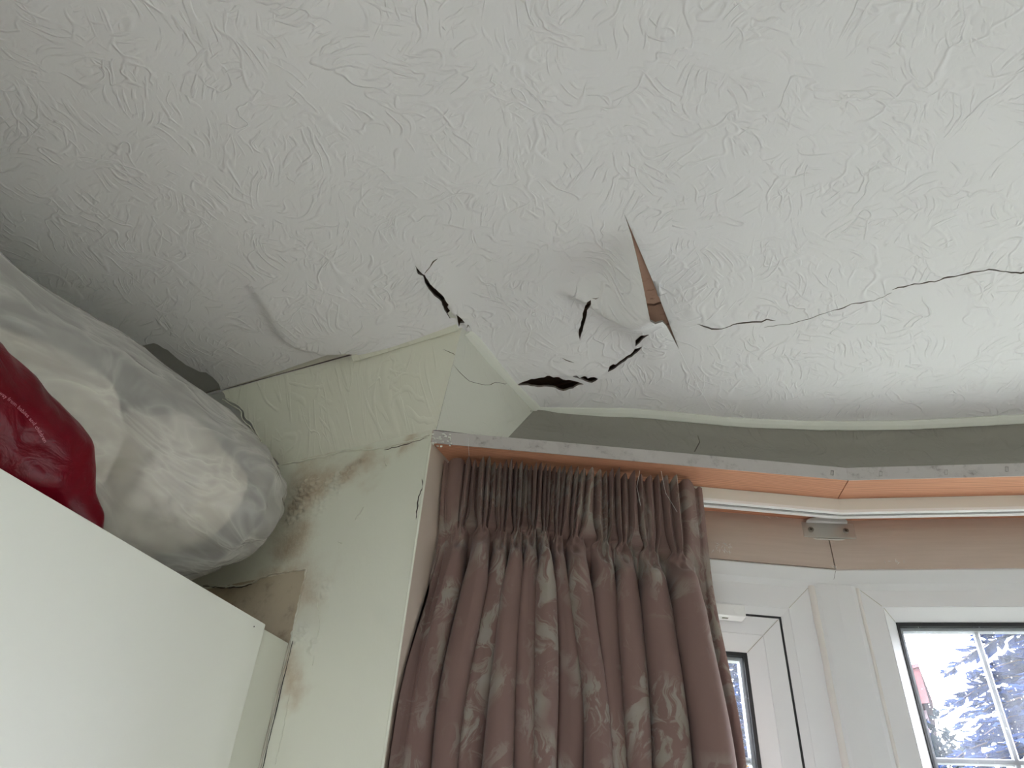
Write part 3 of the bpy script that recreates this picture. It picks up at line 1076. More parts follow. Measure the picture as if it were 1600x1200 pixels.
# reveal of the bay, other walls, floor
mb = MB()
rv = offpoly(0.15)
mb.add([(X_REV, Y_END, Z_FLOOR), (X_REV, rv[0][1] + .05, Z_FLOOR), (X_REV, rv[0][1] + .05, Z_WT), (X_REV, Y_END, Z_WT)], [(0, 1, 2, 3)])
o = mb.build('wall_reveal', simple('pinkish_cream_reveal_paint', (0.52, 0.43, 0.37), .6, .06, 6, .1, 40)); tag(o, kind='structure')
mb = MB()
mb.tube([(X_REV, Y_END - .0005, .73), (X_REV, Y_END - .0005, .5), (X_REV, Y_END - .0005, .2), (X_REV, Y_END - .0005, -1.4)], .0022, 8)
mb.build('rounded_arris', M['green_wall'], o)
mb = MB()
mb.add([(X_REV2, Y_END, Z_FLOOR), (X_REV2, rv[5][1] + .05, Z_FLOOR), (X_REV2, rv[5][1] + .05, Z_WT), (X_REV2, Y_END, Z_WT)], [(3, 2, 1, 0)])
tag(mb.build('wall_reveal_right', M['green_wall']), kind='structure')
mb = MB()
mb.add([(X_LEFT, Y_BACK, Z_FLOOR), (X_LEFT, Y_END, Z_FLOOR), (X_LEFT, Y_END, Z_C + .15), (X_LEFT, Y_BACK, Z_C + .15)], [(0, 1, 2, 3)])
tag(mb.build('wall_left', M['green_wall']), kind='structure')
mb = MB()
mb.add([(X_RIGHT, Y_BACK, Z_FLOOR), (X_RIGHT, Y_END, Z_FLOOR), (X_RIGHT, Y_END, Z_C + .15), (X_RIGHT, Y_BACK, Z_C + .15)], [(3, 2, 1, 0)])
tag(mb.build('wall_right', M['green_wall']), kind='structure')
# back wall with an added, unseen window that fills the room with light
RX0, RX1, RZ0, RZ1 = -0.55, 0.75, -0.50, 0.55
mb = MB()
for x0, x1, za, zb in ((X_LEFT, RX0, Z_FLOOR, Z_C + .15), (RX1, X_RIGHT, Z_FLOOR, Z_C + .15), (RX0, RX1, Z_FLOOR, RZ0), (RX0, RX1, RZ1, Z_C + .15)):
    mb.add([(x0, Y_BACK, za), (x1, Y_BACK, za), (x1, Y_BACK, zb), (x0, Y_BACK, zb)], [(0, 1, 2, 3)])
tag(mb.build('wall_back', M['green_wall']), kind='structure')
w6 = empty('window_6', ((RX0 + RX1) / 2, Y_BACK, RZ0)); tag(w6, kind='structure')
for x0, x1, za, zb in ((RX0, RX1, RZ0, RZ0 + .06), (RX0, RX1, RZ1 - .06, RZ1), (RX0, RX0 + .06, RZ0 + .06, RZ1 - .06), (RX1 - .06, RX1, RZ0 + .06, RZ1 - .06), (.07, .13, RZ0 + .06, RZ1 - .06)):
    mb = MB(); mb.bbox(((x0 + x1) / 2, Y_BACK - .03, (za + zb) / 2), (1, 0, 0), (0, 1, 0), (0, 0, 1), ((x1 - x0) / 2, .03, (zb - za) / 2), .004)
    mb.build('frame_bar', M['upvc'], w6)
mb = MB(); mb.add([(RX0 + .06, Y_BACK - .03, RZ0 + .06), (RX1 - .06, Y_BACK - .03, RZ0 + .06), (RX1 - .06, Y_BACK - .03, RZ1 - .06), (RX0 + .06, Y_BACK - .03, RZ1 - .06)], [(0, 1, 2, 3)])
mb.build('pane', M['glass'], w6)
ld = bpy.data.lights.new('window_portal', 'AREA'); ld.shape = 'RECTANGLE'; ld.size = RX1 - RX0; ld.size_y = RZ1 - RZ0; ld.cycles.is_portal = True
lo = bpy.data.objects.new('window_portal', ld); COL.objects.link(lo)
lo.matrix_world = Matrix(((-1, 0, 0, (RX0 + RX1) / 2), (0, 0, -1, Y_BACK - .07), (0, -1, 0, (RZ0 + RZ1) / 2 + EYE), (0, 0, 0, 1)))
mb = MB()
mb.add([(X_REV2, Y_END, Z_FLOOR), (X_RIGHT, Y_END, Z_FLOOR), (X_RIGHT, Y_END, Z_WT), (X_REV2, Y_END, Z_WT), (X_RIGHT, Y_CR, Z_C), (X_REV2 - .08, Y_CR, Z_C)],
       [(0, 1, 2, 3), (3, 2, 4, 5)])
q5 = TL[-1]
mb.add([(X_REV2 - .08, Y_CR, Z_C), q5, (X_REV2 - .0, b0[5][1], Z_WT), (X_REV2, Y_END, Z_WT)], [(0, 1, 2, 3)])
tag(mb.build('wall_end_right', M['green_wall']), kind='structure')
fl = [(X_LEFT, Y_BACK), (X_LEFT, Y_END), (X_REV, Y_END)] + [tuple(p) for p in offpoly(0.16)] + [(X_REV2, Y_END), (X_RIGHT, Y_END), (X_RIGHT, Y_BACK)]
o = obj('floor', [(x, y, Z_FLOOR) for x, y in fl], [tuple(range(len(fl)))[::-1]], M['carpet']); tag(o, kind='structure')
# outer shell above the bay so that no sky leaks in over the board
mb = strip([(0.13, Z_WT + .004), (0.26, Z_WT + .004), (0.26, Z_C + .18), (0.13, Z_C + .18)])
o = mb.build('wall_bay_head', M['render']); tag(o, kind='structure')
mb = MB()
mb.box((-1.0, 1.02, Z_C + .03), (1, 0, 0), (0, 1, 0), (0, 0, 1), (.38, .09, .15)); mb.build('eaves_block', M['render'], o)

# ------------------------------------------------------------------ bay: wall below, sill, lintel, windows
Z_SILL = -0.55
mb = strip([(0.142, Z_FLOOR), (0.142, Z_SILL - .03), (0.26, Z_SILL - .03), (0.26, Z_FLOOR)])
o = mb.build('wall_bay', M['green_wall']); tag(o, kind='structure')
mb = strip([(0.05, Z_SILL - .03), (0.05, Z_SILL), (0.25, Z_SILL), (0.25, Z_SILL - .03)])
mb.build('window_sill', M['upvc'], o)
# lintel panels, each facet its own board with an open butt joint
lint = empty('wall_lintel', (0, 1.3, .68)); tag(lint, kind='structure')
for i in range(5):
    mb = MB()
    op_a, op_b = offpoly(.142), offpoly(.26)
    d = DIR[i]
    g0 = 0.0009 if i else 0; g1 = 0.0009 if i < 4 else 0
    a1 = np.array([*op_a[i], 0]) + d * g0; a2 = np.array([*op_a[i + 1], 0]) - d * g1
    b1, b2 = np.array([*op_b[i], 0]), np.array([*op_b[i + 1], 0])
    zr = [(.634, .733)][0]
    bot = [(p[0], p[1], zr[0] + (0.004 if i == 0 else 0)) for p in (a1, a2, b2, b1)]
    top = [(p[0], p[1], zr[1]) for p in (a1, a2, b2, b1)]
    mb.add(bot + top, [(0, 1, 2, 3), (7, 6, 5, 4), (0, 4, 5, 1), (1, 5, 6, 2), (2, 6, 7, 3), (3, 7, 4, 0)])
    mb.build('lintel_board', M['lintel'], lint)
mb = strip([(0.150, .60), (0.144, .610), (0.137, .632), (0.142, .6365), (0.25, .6365), (0.25, .60)])
mb.build('head_sealant_trim', M['upvc_post'], lint)
mb = MB()
j1 = offpoly(.1385)[1]; j2 = offpoly(.1425)[1]
mb.tube([loc(0, .716 - .003, .1375, .632), loc(0, .709, .142, .618), loc(0, .703, .1475, .606)], .0007, 5)
mb.build('hairline_split', M['screw_slot'], lint)
# peeling flakes of paint on the lintel
mb = MB()
r = random.Random(3)
for (px, py, n_, i) in ((1128, 856, 26, 0), (1398, 878, 8, 1), (1310, 886, 10, 0), (1216, 806, 12, 0), (1385, 806, 16, 1)):
    for _ in range(n_):
        c = onp(px + r.uniform(-16, 16), py + r.uniform(-7, 7) * (1 if n_ > 20 else .35), loc(i, 0, .1412, 0), NRM[i])
        if c[2] > .7325: continue
        a_ = r.uniform(0, 3.14); L_ = r.uniform(.002, .006)
        dv = DIR[i] * math.cos(a_) * L_ + np.array([0, 0, 1]) * math.sin(a_) * L_
        nv = -DIR[i] * math.sin(a_) * .0007 + np.array([0, 0, 1]) * math.cos(a_) * .0007
        mb.add([c - dv, c + nv - NRM[i] * .0006, c + dv, c - nv - NRM[i] * .0006], [(0, 1, 2, 3)])
mb.build('paint_flakes', M['sealant'], lint)


def frame_ring(mb, i, s0, s1, z0_, z1_, prof, smooth=False):
    """mitred four-sided frame; prof = [(inset, t)] open profile"""
    rings = []
    for (ins, t) in prof:
        rings.append([loc(i, s0 + ins, t, z1_ - ins), loc(i, s1 - ins, t, z1_ - ins), loc(i, s1 - ins, t, z0_ + ins), loc(i, s0 + ins, t, z0_ + ins)])
    for a, b in zip(rings[:-1], rings[1:]):
        for k in range(4):
            k2 = (k + 1) % 4
            mb.add([a[k], a[k2], b[k2], b[k]], [(0, 1, 2, 3)])


T0 = 0.150
Z_HEAD = 0.6065
posts = []
wins = []
OW = offpoly(T0)
for i in range(5):
    sA = (OW[i] - BE[i]) @ DIR[i][:2]
    sB = (OW[i + 1] - BE[i]) @ DIR[i][:2]
    s0, s1 = sA + 0.031, sB - 0.048
    if i == 0: s0 = sA + .005
    win = empty('window_%d' % (i + 1), loc(i, (s0 + s1) / 2, T0, Z_SILL)); tag(win, kind='structure')
    wins.append(win)
    casement = i in (0, 2, 4)
    if casement:
        mb = MB()
        frame_ring(mb, i, s0, s1, Z_SILL, Z_HEAD, [(0, T0 + .06), (0, T0), (.0455, T0), (.0463, T0 + .0008), (.047, T0), (.0610, T0 + .004), (.0610, T0 + .03)])
        mb.build('outer_frame', M['upvc'], win)
        mb = MB()
        frame_ring(mb, i, s0 + .0608, s1 - .0608, Z_SILL + .0608, Z_HEAD - .0608, [(0, T0 + .0055), (.0004, T0 + .0034), (.0040, T0 + .0034), (.0044, T0 + .03)])
        mb.build('frame_gasket', M['gasket'], win)
        mb = MB()
        frame_ring(mb, i, s0 + .0645, s1 - .0645, Z_SILL + .0645, Z_HEAD - .0645,
                   [(0, T0 + .05), (0, T0 + .0042), (.0008, T0 + .0036), (.0312, T0 + .0036), (.0319, T0 + .0046), (.0326, T0 + .0036), (.060, T0 + .014), (.060, T0 + .03)])
        sash = mb.build('sash', M['upvc'], win)
        gi = .0645 + .060
    else:
        mb = MB()
        frame_ring(mb, i, s0, s1, Z_SILL, Z_HEAD, [(0, T0 + .06), (0, T0), (.0345, T0), (.0352, T0 + .0008), (.036, T0), (.0555, T0 + .018), (.0555, T0 + .04)])
        mb.build('outer_frame', M['upvc'], win)
        gi = .0555
    mb = MB()
    gt = T0 + (.014 if casement else .018)
    frame_ring(mb, i, s0 + gi, s1 - gi, Z_SILL + gi, Z_HEAD - gi, [(-.001, gt + .001), (.001, gt - .001), (.0055, gt + .002), (.0055, gt + .012)])
    mb.build('glazing_gasket', M['gasket'], win)
    # bright spacer bar between the panes
    mb = MB()
    frame_ring(mb, i, s0 + gi + .0045, s1 - gi - .0045, Z_SILL + gi + .0045, Z_HEAD - gi - .0045, [(0, gt + .010), (.007, gt + .010), (.007, gt + .022)])
    mb.build('spacer_bar', M['lead'], win)
    gs0, gs1, gz0, gz1 = s0 + gi + .004, s1 - gi - .004, Z_SILL + gi + .004, Z_HEAD - gi - .004
    tg = gt + .006
    mb = MB()
    mb.add([loc(i, gs0, tg, gz0), loc(i, gs1, tg, gz0), loc(i, gs1, tg, gz1), loc(i, gs0, tg, gz1)], [(0, 1, 2, 3)])
    mb.build('pane', M['glass'], win)
    # leaded glazing bars
    tb = gt + .016
    n_v = 4 if not casement else 3
    if i == 1:
        svs = [0.198, 0.198 + .137, 0.198 + .274, .198 + .41]
    else:
        svs = [gs0 + (gs1 - gs0) * (k + 1) / (n_v + 1) for k in range(n_v)]
    for sv in svs:
        if sv > gs1 - .02: continue
        mb = MB()
        mb.loft([[loc(i, sv + dx, tb + dt, z) for dx, dt in ((-.0055, 0), (-.003, -.003), (.003, -.003), (.0055, 0), (.003, .003), (-.003, .003))] for z in (gz0, gz1)])
        mb.build('lead_bar', M['lead'], win)
    for zh in ((.336, .13, -.07, -.27, -.45) if not casement else (.318, .13, -.07, -.27, -.42)):
        mb = MB()
        mb.loft([[loc(i, s_, tb + dt, zh + dz) for dz, dt in ((-.0055, 0), (-.003, -.003), (.003, -.003), (.0055, 0), (.003, .003), (-.003, .003))] for s_ in (gs0, gs1)])
        mb.build('lead_bar', M['lead'], win)
    # window light enters here
    ld = bpy.data.lights.new('window_portal', 'AREA')
    ld.shape = 'RECTANGLE'; ld.size = gs1 - gs0; ld.size_y = gz1 - gz0
    ld.cycles.is_portal = True
    lo = bpy.data.objects.new('window_portal', ld); COL.objects.link(lo)
    c = loc(i, (gs0 + gs1) / 2, gt + .03, (gz0 + gz1) / 2)
    zax = NRM[i]; yax = np.array([0, 0, 1.0]); xax = np.cross(yax, zax)
    lo.matrix_world = Matrix(((xax[0], yax[0], zax[0], c[0]), (xax[1], yax[1], zax[1], c[1]), (xax[2], yax[2], zax[2], c[2] + EYE), (0, 0, 0, 1)))
# welded corner joints of the frames in view
for i, ends in ((0, ((1, .0005, .0455), (1, .0655, .0960), (1, .0975, .124))), (1, ((0, .0005, .0345), (0, .037, .055)))):
    sA = (OW[i] - BE[i]) @ DIR[i][:2]; sB = (OW[i + 1] - BE[i]) @ DIR[i][:2]
    s0, s1 = sA + (0.005 if i == 0 else .031), sB - .048
    for right, i0, i1 in ends:
        tt = (T0 + .0034, T0 + .0034) if (i == 0 and i0 > .06) else (T0, T0)
        if i == 0 and i0 > .097: tt = (T0 + .0034, T0 + .0136)
        if i == 1 and i0 > .036: tt = (T0 + .0005, T0 + .0175)
        p0 = loc(i, (s1 - i0) if right else (s0 + i0), tt[0] - .0002, Z_HEAD - i0); p1 = loc(i, (s1 - i1) if right else (s0 + i1), tt[1] - .0002, Z_HEAD - i1)
        mb = MB(); mb.tube([p0, p1], .0005, 5); mb.build('mitre_joint', M['caulk'], wins[i])
# angled posts between the lights, sealed on both sides
for i in range(1, 5):
    post = empty('trim_%d' % (i + 3), (*OW[i], Z_SILL)); tag(post, kind='structure')
    a = loc(i - 1, (OW[i] - BE[i - 1]) @ DIR[i - 1][:2] - .048, T0, 0); b = loc(i, (OW[i] - BE[i]) @ DIR[i][:2] + .031, T0, 0)
    n_ = NRM[i - 1] + NRM[i]; n_ /= np.linalg.norm(n_)
    mid = (a + b) / 2
    pr = [a + n_ * .05, a - n_ * .001, a * .86 + b * .14 - n_ * .0065, mid - n_ * .0085, a * .14 + b * .86 - n_ * .0065, b - n_ * .001, b + n_ * .05]
    mb = MB()
    mb.loft([[(p[0], p[1], z) for p in pr] for z in (Z_SILL, Z_HEAD)])
    mb.build('post', M['upvc_post'], post)
    for p, rad in ((a - n_ * .001, .0058), (b - n_ * .001, .0034)):
        mb = MB()
        r = random.Random(i)
        zs = np.linspace(Z_SILL, Z_HEAD - .003, 60)
        mb.tube([(p[0] + r.uniform(-.0004, .0004), p[1], z) for z in zs], [rad * r.uniform(.9, 1.1) for _ in zs], 8)
        mb.build('sealant_bead', M['sealant'], post)

# ------------------------------------------------------------------ pelmet board (one piece per facet, painted edge)
board = empty('trim_8', (0, 1.25, .733)); tag(board, kind='structure')
for i in range(5):
    wm = wood_mat('pine_soffit_%d' % i, ANG[i])
    pa, pb = offpoly(0), offpoly(.1425)
    d = DIR[i]
    g = .0008
    a1 = np.array([*pa[i], 0]) + d * (g if i else 0); a2 = np.array([*pa[i + 1], 0]) - d * (g if i < 4 else 0)
    b1 = np.array([*pb[i], 0]) + d * (g if i else 0); b2 = np.array([*pb[i + 1], 0]) - d * (g if i < 4 else 0)
    zb, zt = .733, Z_WT
    mb = MB()
    e = NRM[i] * .0012
    lo_ = [(p[0], p[1], zb) for p in (a1 + e, a2 + e, b2, b1)]
    hi_ = [(p[0], p[1], zt) for p in (a1 + e, a2 + e, b2, b1)]
    mb.add(lo_ + hi_, [(0, 1, 2, 3), (7, 6, 5, 4), (0, 4, 5, 1), (1, 5, 6, 2), (2, 6, 7, 3), (3, 7, 4, 0)])
    bo = mb.build('board', wm, board)
strip([(0, .7325), (0, Z_WT + .0004), (.0012, Z_WT + .0004), (.0012, .7325)]).build('painted_edge', M['board_edge'], board)
# plaster crumbs and torn paper at the left end of the board
mb = MB()
r = random.Random(12)
for _ in range(34):
    c = onp(680 + r.uniform(-4, 26), 690 + r.uniform(-12, 8), loc(0, 0, -.002, .74), NRM[0])
    mb.bbox(c, DIR[0], NRM[0], (0, 0, 1), (r.uniform(.0006, .0022), r.uniform(.0004, .0010), r.uniform(.0005, .0016)), .0002)
mb.build('plaster_crumbs', M['trim_paint'], board)
for (px, py) in ((1300, 739), (1376, 740.5), (1478, 738), (1573, 733)):
    i = 0 if px < 1320 else 1
    c = onp(px, py, loc(i, 0, 0, .74), NRM[i])
    mb = MB()
    up_ = np.array([0, 0, 1.0]) + DIR[i] * .25
    dd = DIR[i] * .0022; uu = up_ * .0045; nn_ = -NRM[i] * .0006
    mb.tube([c - dd - uu + nn_, c - dd + uu + nn_, c + dd + uu + nn_, c + dd - uu + nn_, c - dd - uu + nn_], .00035, 5)
    mb.build('staple', M['screw'], board)

# ------------------------------------------------------------------ curtain rail
rail = empty('curtain_rail', (0, 1.3, .706)); tag(rail, 'white curved curtain rail with slotted underside below the pine board', 'curtain rail')
strip([(.062, .7105), (.062, .7325), (.084, .7325), (.084, .7105)]).build('rail', M['rail'], rail)
strip([(.0615, .7052), (.0615, .7105), (.0695, .7105), (.0695, .7052)]).build('rail_lip', M['rail_lip'], rail)
strip([(.0765, .7052), (.0765, .7105), (.0845, .7105), (.0845, .7052)]).build('rail_lip', M['rail_lip'], rail)
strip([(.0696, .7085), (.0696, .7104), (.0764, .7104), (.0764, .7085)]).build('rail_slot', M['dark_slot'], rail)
# bracket on the joint of the lintel boards
jb = np.array([*offpoly(.1415)[1], 0]); nb = (NRM[0] + NRM[1]); nb /= np.linalg.norm(nb); db = (DIR[0] + DIR[1]); db /= np.linalg.norm(db)
Zv = np.array([0, 0, 1.0])
bp = lambda s, t, z: jb + db * s + nb * t + Zv * z
mb = MB()
mb.bbox(bp(.001, -.003, .7115), db, nb, Zv, (.047, .0022, .0155), .0012)
br = mb.build('bracket', M['steel'], rail)
mb = MB()
rows = []
for k, (t, w, z) in enumerate([(-.004, .037, .7262), (-.009, .0365, .7290), (-.015, .032, .7295), (-.023, .024, .7285), (-.034, .0185, .7265), (-.046, .0165, .7245), (-.056, .0165, .7240)]):
    rows.append([bp(-w, t, z), bp(-w * .5, t, z + .001), bp(w * .5, t, z + .001), bp(w, t, z), bp(w, t, z - .0016), bp(-w, t, z - .0016)])
mb.loft(rows, smooth=False)
mb.build('bracket_arm', M['steel'], br)
for s in (-.031, .031):
    mb = MB(); mb.disc(bp(s, -.005, .711), -nb, .0052, .0022, 16)
    sc_ = mb.build('screw', M['screw'], br)
for s in (-.031, .031):
    mb = MB()
    for a_ in (.5, .5 + math.pi / 2):
        mb.box(bp(s, -.0073, .711), db * math.cos(a_) + Zv * math.sin(a_), nb, -db * math.sin(a_) + Zv * math.cos(a_), (.0028, .0002, .0006))
    mb.build('screw_recess', M['screw_slot'], br)
mb = MB(); mb.disc(bp(.001, -.046, .7228), (0, 0, -1), .0028, .001, 12); mb.build('rivet', M['rail_lip'], br)
mb = MB()
mb.tube([bp(-.050, -.0012, .6950), bp(-.02, -.0015, .6943), bp(.02, -.0012, .6946), bp(.051, -.0012, .6950)], .0014, 6)
mb.tube([bp(-.049, -.0008, .6950), bp(-.050, -.0008, .71), bp(-.051, -.0008, .725)], .0009, 6)
mb.tube([bp(.050, -.0008, .6950), bp(.051, -.0008, .71), bp(.052, -.0008, .725)], .0009, 6)
mb.build('paint_ridge', M['sealant'], br)

# ------------------------------------------------------------------ contact sensor on the casement
sen = empty('window_sensor', loc(0, .50, .13, .53)); tag(sen, 'small white plastic window sensor box on the frame head beside the curtain', 'sensor')
mb = MB(); mb.bbox(loc(0, .478, T0 - .012, .5385), DIR[0], NRM[0], Zv, (.060, .0115, .0105), .0018); mb.build('case', M['sensor'], sen)
mb = MB(); mb.disc(loc(0, .5235, T0 - .0235, .5385), -NRM[0], .0062, .0006, 20); mb.build('button', M['sensor'], sen)
mb = MB(); mb.box(loc(0, .505, T0 - .013, .5277), DIR[0], NRM[0], Zv, (.005, .0022, .0004)); mb.box(loc(0, .490, T0 - .013, .5277), DIR[0], NRM[0], Zv, (.003, .0022, .0004)); mb.build('vent_slot', M['screw'], sen)


# ------------------------------------------------------------------ curtain
def curtain_mat():
    t = NT('mauve_damask_fabric')
    uv = t.coord('UV')
    w = t.vmath('SUBTRACT', t.n('TexNoise', {'Vector': uv, 'Scale': 9.0, 'Detail': 3.0}).outputs[1], (0.5, 0.5, 0.5))
    cw = t.vmath('ADD', uv, t.n('VectorMath', {0: w, 'Scale': 0.11}, operation='SCALE').outputs[0])
    clus = t.ramp(t.noise(uv, 8.0, 2.0), [(0.44, 0.0), (0.56, 1.0)])
    st1 = t.ramp(t.noise(t.vmath('MULTIPLY', cw, (40, 15, 1)), 1.0, 5.0, 0.62, 0.9), [(0.50, 0.0), (0.57, 1.0)])
    st2 = t.ramp(t.noise(t.vmath('MULTIPLY', cw, (17, 22, 1)), 1.0, 6.0, 0.7, 1.2), [(0.54, 0.0), (0.60, 1.0)])
    m_ = t.math('MULTIPLY', t.math('MAXIMUM', st1, t.math('MULTIPLY', st2, 0.75)), clus)
    sv = t.mix(t.noise(uv, 30, 3), lin(140, 134, 118), lin(158, 150, 144))
    base = t.mix(t.noise(uv, 6, 3), lin(118, 92, 86), lin(130, 103, 95))
    c = t.mix(t.math('MULTIPLY', m_, 0.85), base, sv)
    weave = t.noise(t.vmath('MULTIPLY', uv, (900, 900, 1)), 1.0, 1.0)
    nrm = t.bump(t.math('ADD', t.math('MULTIPLY', weave, .3), m_), 0.12, 0.0006)
    rough = t.math('MULTIPLY_ADD', m_, -0.28, 0.72)
    p = t.principled(c, rough, nrm)
    p.inputs['Sheen Weight'].default_value = 0.15
    tl = t.n('BsdfTranslucent', {'Color': c})
    return t.done(t.n('MixShader', {0: 0.10, 1: p.outputs[0], 2: tl.outputs[0]}))


M['curtain'] = curtain_mat()
K_BOT = np.array([.022, .073, .104, .134, .168, .200, .234, .268, .297, .328, .366, .424])
K_PIN = np.array([.052, .090, .120, .145, .169, .191, .211, .236, .287, .317, .361, .407])
K_TOP = np.array([.052, .086, .117, .143, .168, .192, .216, .248, .287, .318, .360, .405])
PIN_Z = np.array([.590, .597, .592, .594, .600, .596, .592, .592, .588, .586, .578, .576])
AMPK = np.array([.7, 1.0, .8, 1.05, .9, 1.1, .75, 1.05, .8, .9, 1.0, 1.25])
NPL = 3
Z_TOP, Z_BOT = .7235, -.82
q_lo, q_hi = -0.75, 11.72
NC = 1500
q = np.linspace(q_lo, q_hi, NC)
zs = np.concatenate([np.linspace(Z_TOP, .62, 22), np.linspace(.615, .555, 26), np.linspace(.55, .40, 30), np.linspace(.39, .1, 30), np.linspace(.08, Z_BOT, 30)])
kk = np.arange(12)


def kin(arr, qq):
    return np.interp(qq, np.concatenate([[-1], kk, [12]]), np.concatenate([[arr[0] - (arr[1] - arr[0])], arr, [arr[-1] + (arr[-1] - arr[-2]) * .8]]))


near_k = np.clip(np.round(q), 0, 11).astype(int)
rr = np.random.default_rng(11)
ptop = rr.uniform(-.0035, .0025, int((q_hi - q_lo) * NPL) + 3)
pamp = rr.uniform(.65, 1.25, int((q_hi - q_lo) * NPL) + 3)
pwob = np.interp(q, np.linspace(q_lo, q_hi, 60), rr.uniform(-.12, .12, 60))
pl_ph = (q - q_lo) * NPL + pwob
pi = np.clip(pl_ph.astype(int), 0, len(ptop) - 1)
pleat = np.clip(np.abs(np.sin(np.pi * pl_ph)) * 1.22 - .22, 0, 1) ** 0.5
rows = []
for z in zs:
    pz_ = PIN_Z[near_k] if False else np.interp(q, kk, PIN_Z)
    up = sstep(-.004, .012, z - pz_)                     # 1 in the header
    below = np.clip((pz_ - z), 0, 9)
    fz = np.clip((z - pz_) / (Z_TOP - .59), 0, 1)
    # header layout: four pleats gathered to each stitch
    s_h = kin(K_TOP, q) * fz + kin(K_PIN, q) * (1 - fz)
    c_h = kin(K_TOP, near_k) * fz + kin(K_PIN, near_k) * (1 - fz)
    comp = 1 - 0.42 * np.exp(-((z - pz_) / .024) ** 2) - .10 * (1 - fz) * up
    s_h = c_h + (s_h - c_h) * comp
    t_h = .040 - .0230 * pleat * pamp[pi] * (0.55 + .45 * fz) - .010 * np.exp(-((q - near_k) / .33) ** 2) * (1 - .6 * fz)
    s_h = s_h + .0012 * np.sin(2 * np.pi * pl_ph)
    # drape: big folds that open downwards
    g = sstep(0, .30, below)
    s_d = kin(K_PIN, q) * (1 - g) + kin(K_BOT, q) * g
    fr = q - near_k
    A = (.014 + .044 * sstep(0, .055, below) + .012 * sstep(.1, .5, below)) * np.interp(q, kk, AMPK)
    lobe = np.clip(np.abs(np.cos(np.pi * fr)) * 1.32 - .32, 0, 1) ** 0.55
    dent = .55 * np.exp(-(fr / .16) ** 2) * np.exp(-((below - .018) / .016) ** 2)
    t_d = .046 + .018 * sstep(.02, .09, below) - A * (lobe - dent) + .004 * np.sin(q * 5.1 + z * 9)
    over = .0100 * sstep(.02, .10, below) * np.interp(q, kk, AMPK)
    s_d = s_d + over * np.sin(2 * np.pi * fr) + .006 * np.sin(z * 7 + q * 1.7) * sstep(.05, .4, below)
    s_ = s_h * up + s_d * (1 - up)
    t_ = t_h * up + t_d * (1 - up)
    # puckers at the gathering stitch
    t_ = t_ + .0035 * np.exp(-((z - pz_) / .006) ** 2) * np.sin(np.pi * 2 * NPL * q)
    # returns: plain ends turned back towards the window
    eL = np.clip(-.12 - q, 0, 1) / .63
    s_ = np.where(eL > 0, (.046 + .0 * z) * (1 - eL) + (-.004) * eL - .020 * g * eL + .020 * np.exp(-((z - .56) / .09) ** 2) * eL, s_)
    t_ = np.where(eL > 0, t_ * (1 - eL) + (.052 - .050 * g - .018 * np.sin(np.pi * eL)) * eL, t_)
    eR = np.clip(q - 11.28, 0, 1) / .44
    s_ = np.where(eR > 0, s_ * (1 - eR) + (.462 + .010 * g) * eR, s_)
    t_ = np.where(eR > 0, t_ * (1 - eR) + (.052 - .03 * g) * eR, t_)
    hem = (1 - eL) * (1 - eR)
    zz = z + ptop[pi] * np.clip(fz, 0, 1) ** 3 * up * hem - .004 * (1 - pleat) * fz ** 6
    base = np.array([BE[0][0], BE[0][1], 0])
    xw = base[0] + DIR[0][0] * s_ + NRM[0][0] * t_
    s_ = s_ + np.clip(X_REV + .004 - xw, 0, 1) / DIR[0][0]            # keep clear of the reveal
    rows.append((base[None] + DIR[0][None] * s_[:, None] + NRM[0][None] * t_[:, None] + np.stack([0 * q, 0 * q, zz], 1)))
P = np.array(rows)
uvs = np.stack([np.broadcast_to((q * .088)[None], P.shape[:2]), np.broadcast_to(zs[:, None], P.shape[:2])], -1)
cur = empty('curtain', loc(0, .23, .03, Z_BOT))
tag(cur, 'mauve damask pencil pleat curtain drawn back at the left side of the bay window', 'curtain')


def grid_obj(name, P, uvs, mat, parent):
    r_, c_ = P.shape[:2]
    idx = np.arange(r_ * c_).reshape(r_, c_)
    f = np.stack([idx[:-1, :-1], idx[1:, :-1], idx[1:, 1:], idx[:-1, 1:]], -1).reshape(-1, 4)
    return obj(name, P.reshape(-1, 3), f, mat, parent, smooth=True, uv=uvs.reshape(-1, 2))


cut = 30
grid_obj('gathered_heading', P[:cut + 1], uvs[:cut + 1], M['curtain'], cur)
grid_obj('drape', P[cut:], uvs[cut:], M['curtain'], cur)
# lining and heading tape at the back close the pleats against the light
lin_m = simple('curtain_lining', (0.50, 0.42, 0.37), .9, .05, 10)
xs = np.linspace(.05, .455, 40)
zz_ = np.linspace(.715, Z_BOT + .03, 20)
PL_ = np.array([[loc(0, s, .049 + .022 * float(sstep(.60, .50, z)) + .003 * math.sin(s * 90), z) for s in xs] for z in zz_])
grid_obj('lining', PL_, np.zeros((20, 40, 2)), lin_m, cur)
# loose threads
for seg in ([(733, 680), (732, 696), (733, 712)], [(1033, 736), (1040, 770), (1058, 800)], [(1000, 735), (995, 760), (1001, 790)]):
    mb = MB()
    mb.tube([onp(x, y, loc(0, 0, -.002, 0), NRM[0]) for x, y in seg], .0003, 4)
    mb.build('loose_thread', M['sealant'], cur)

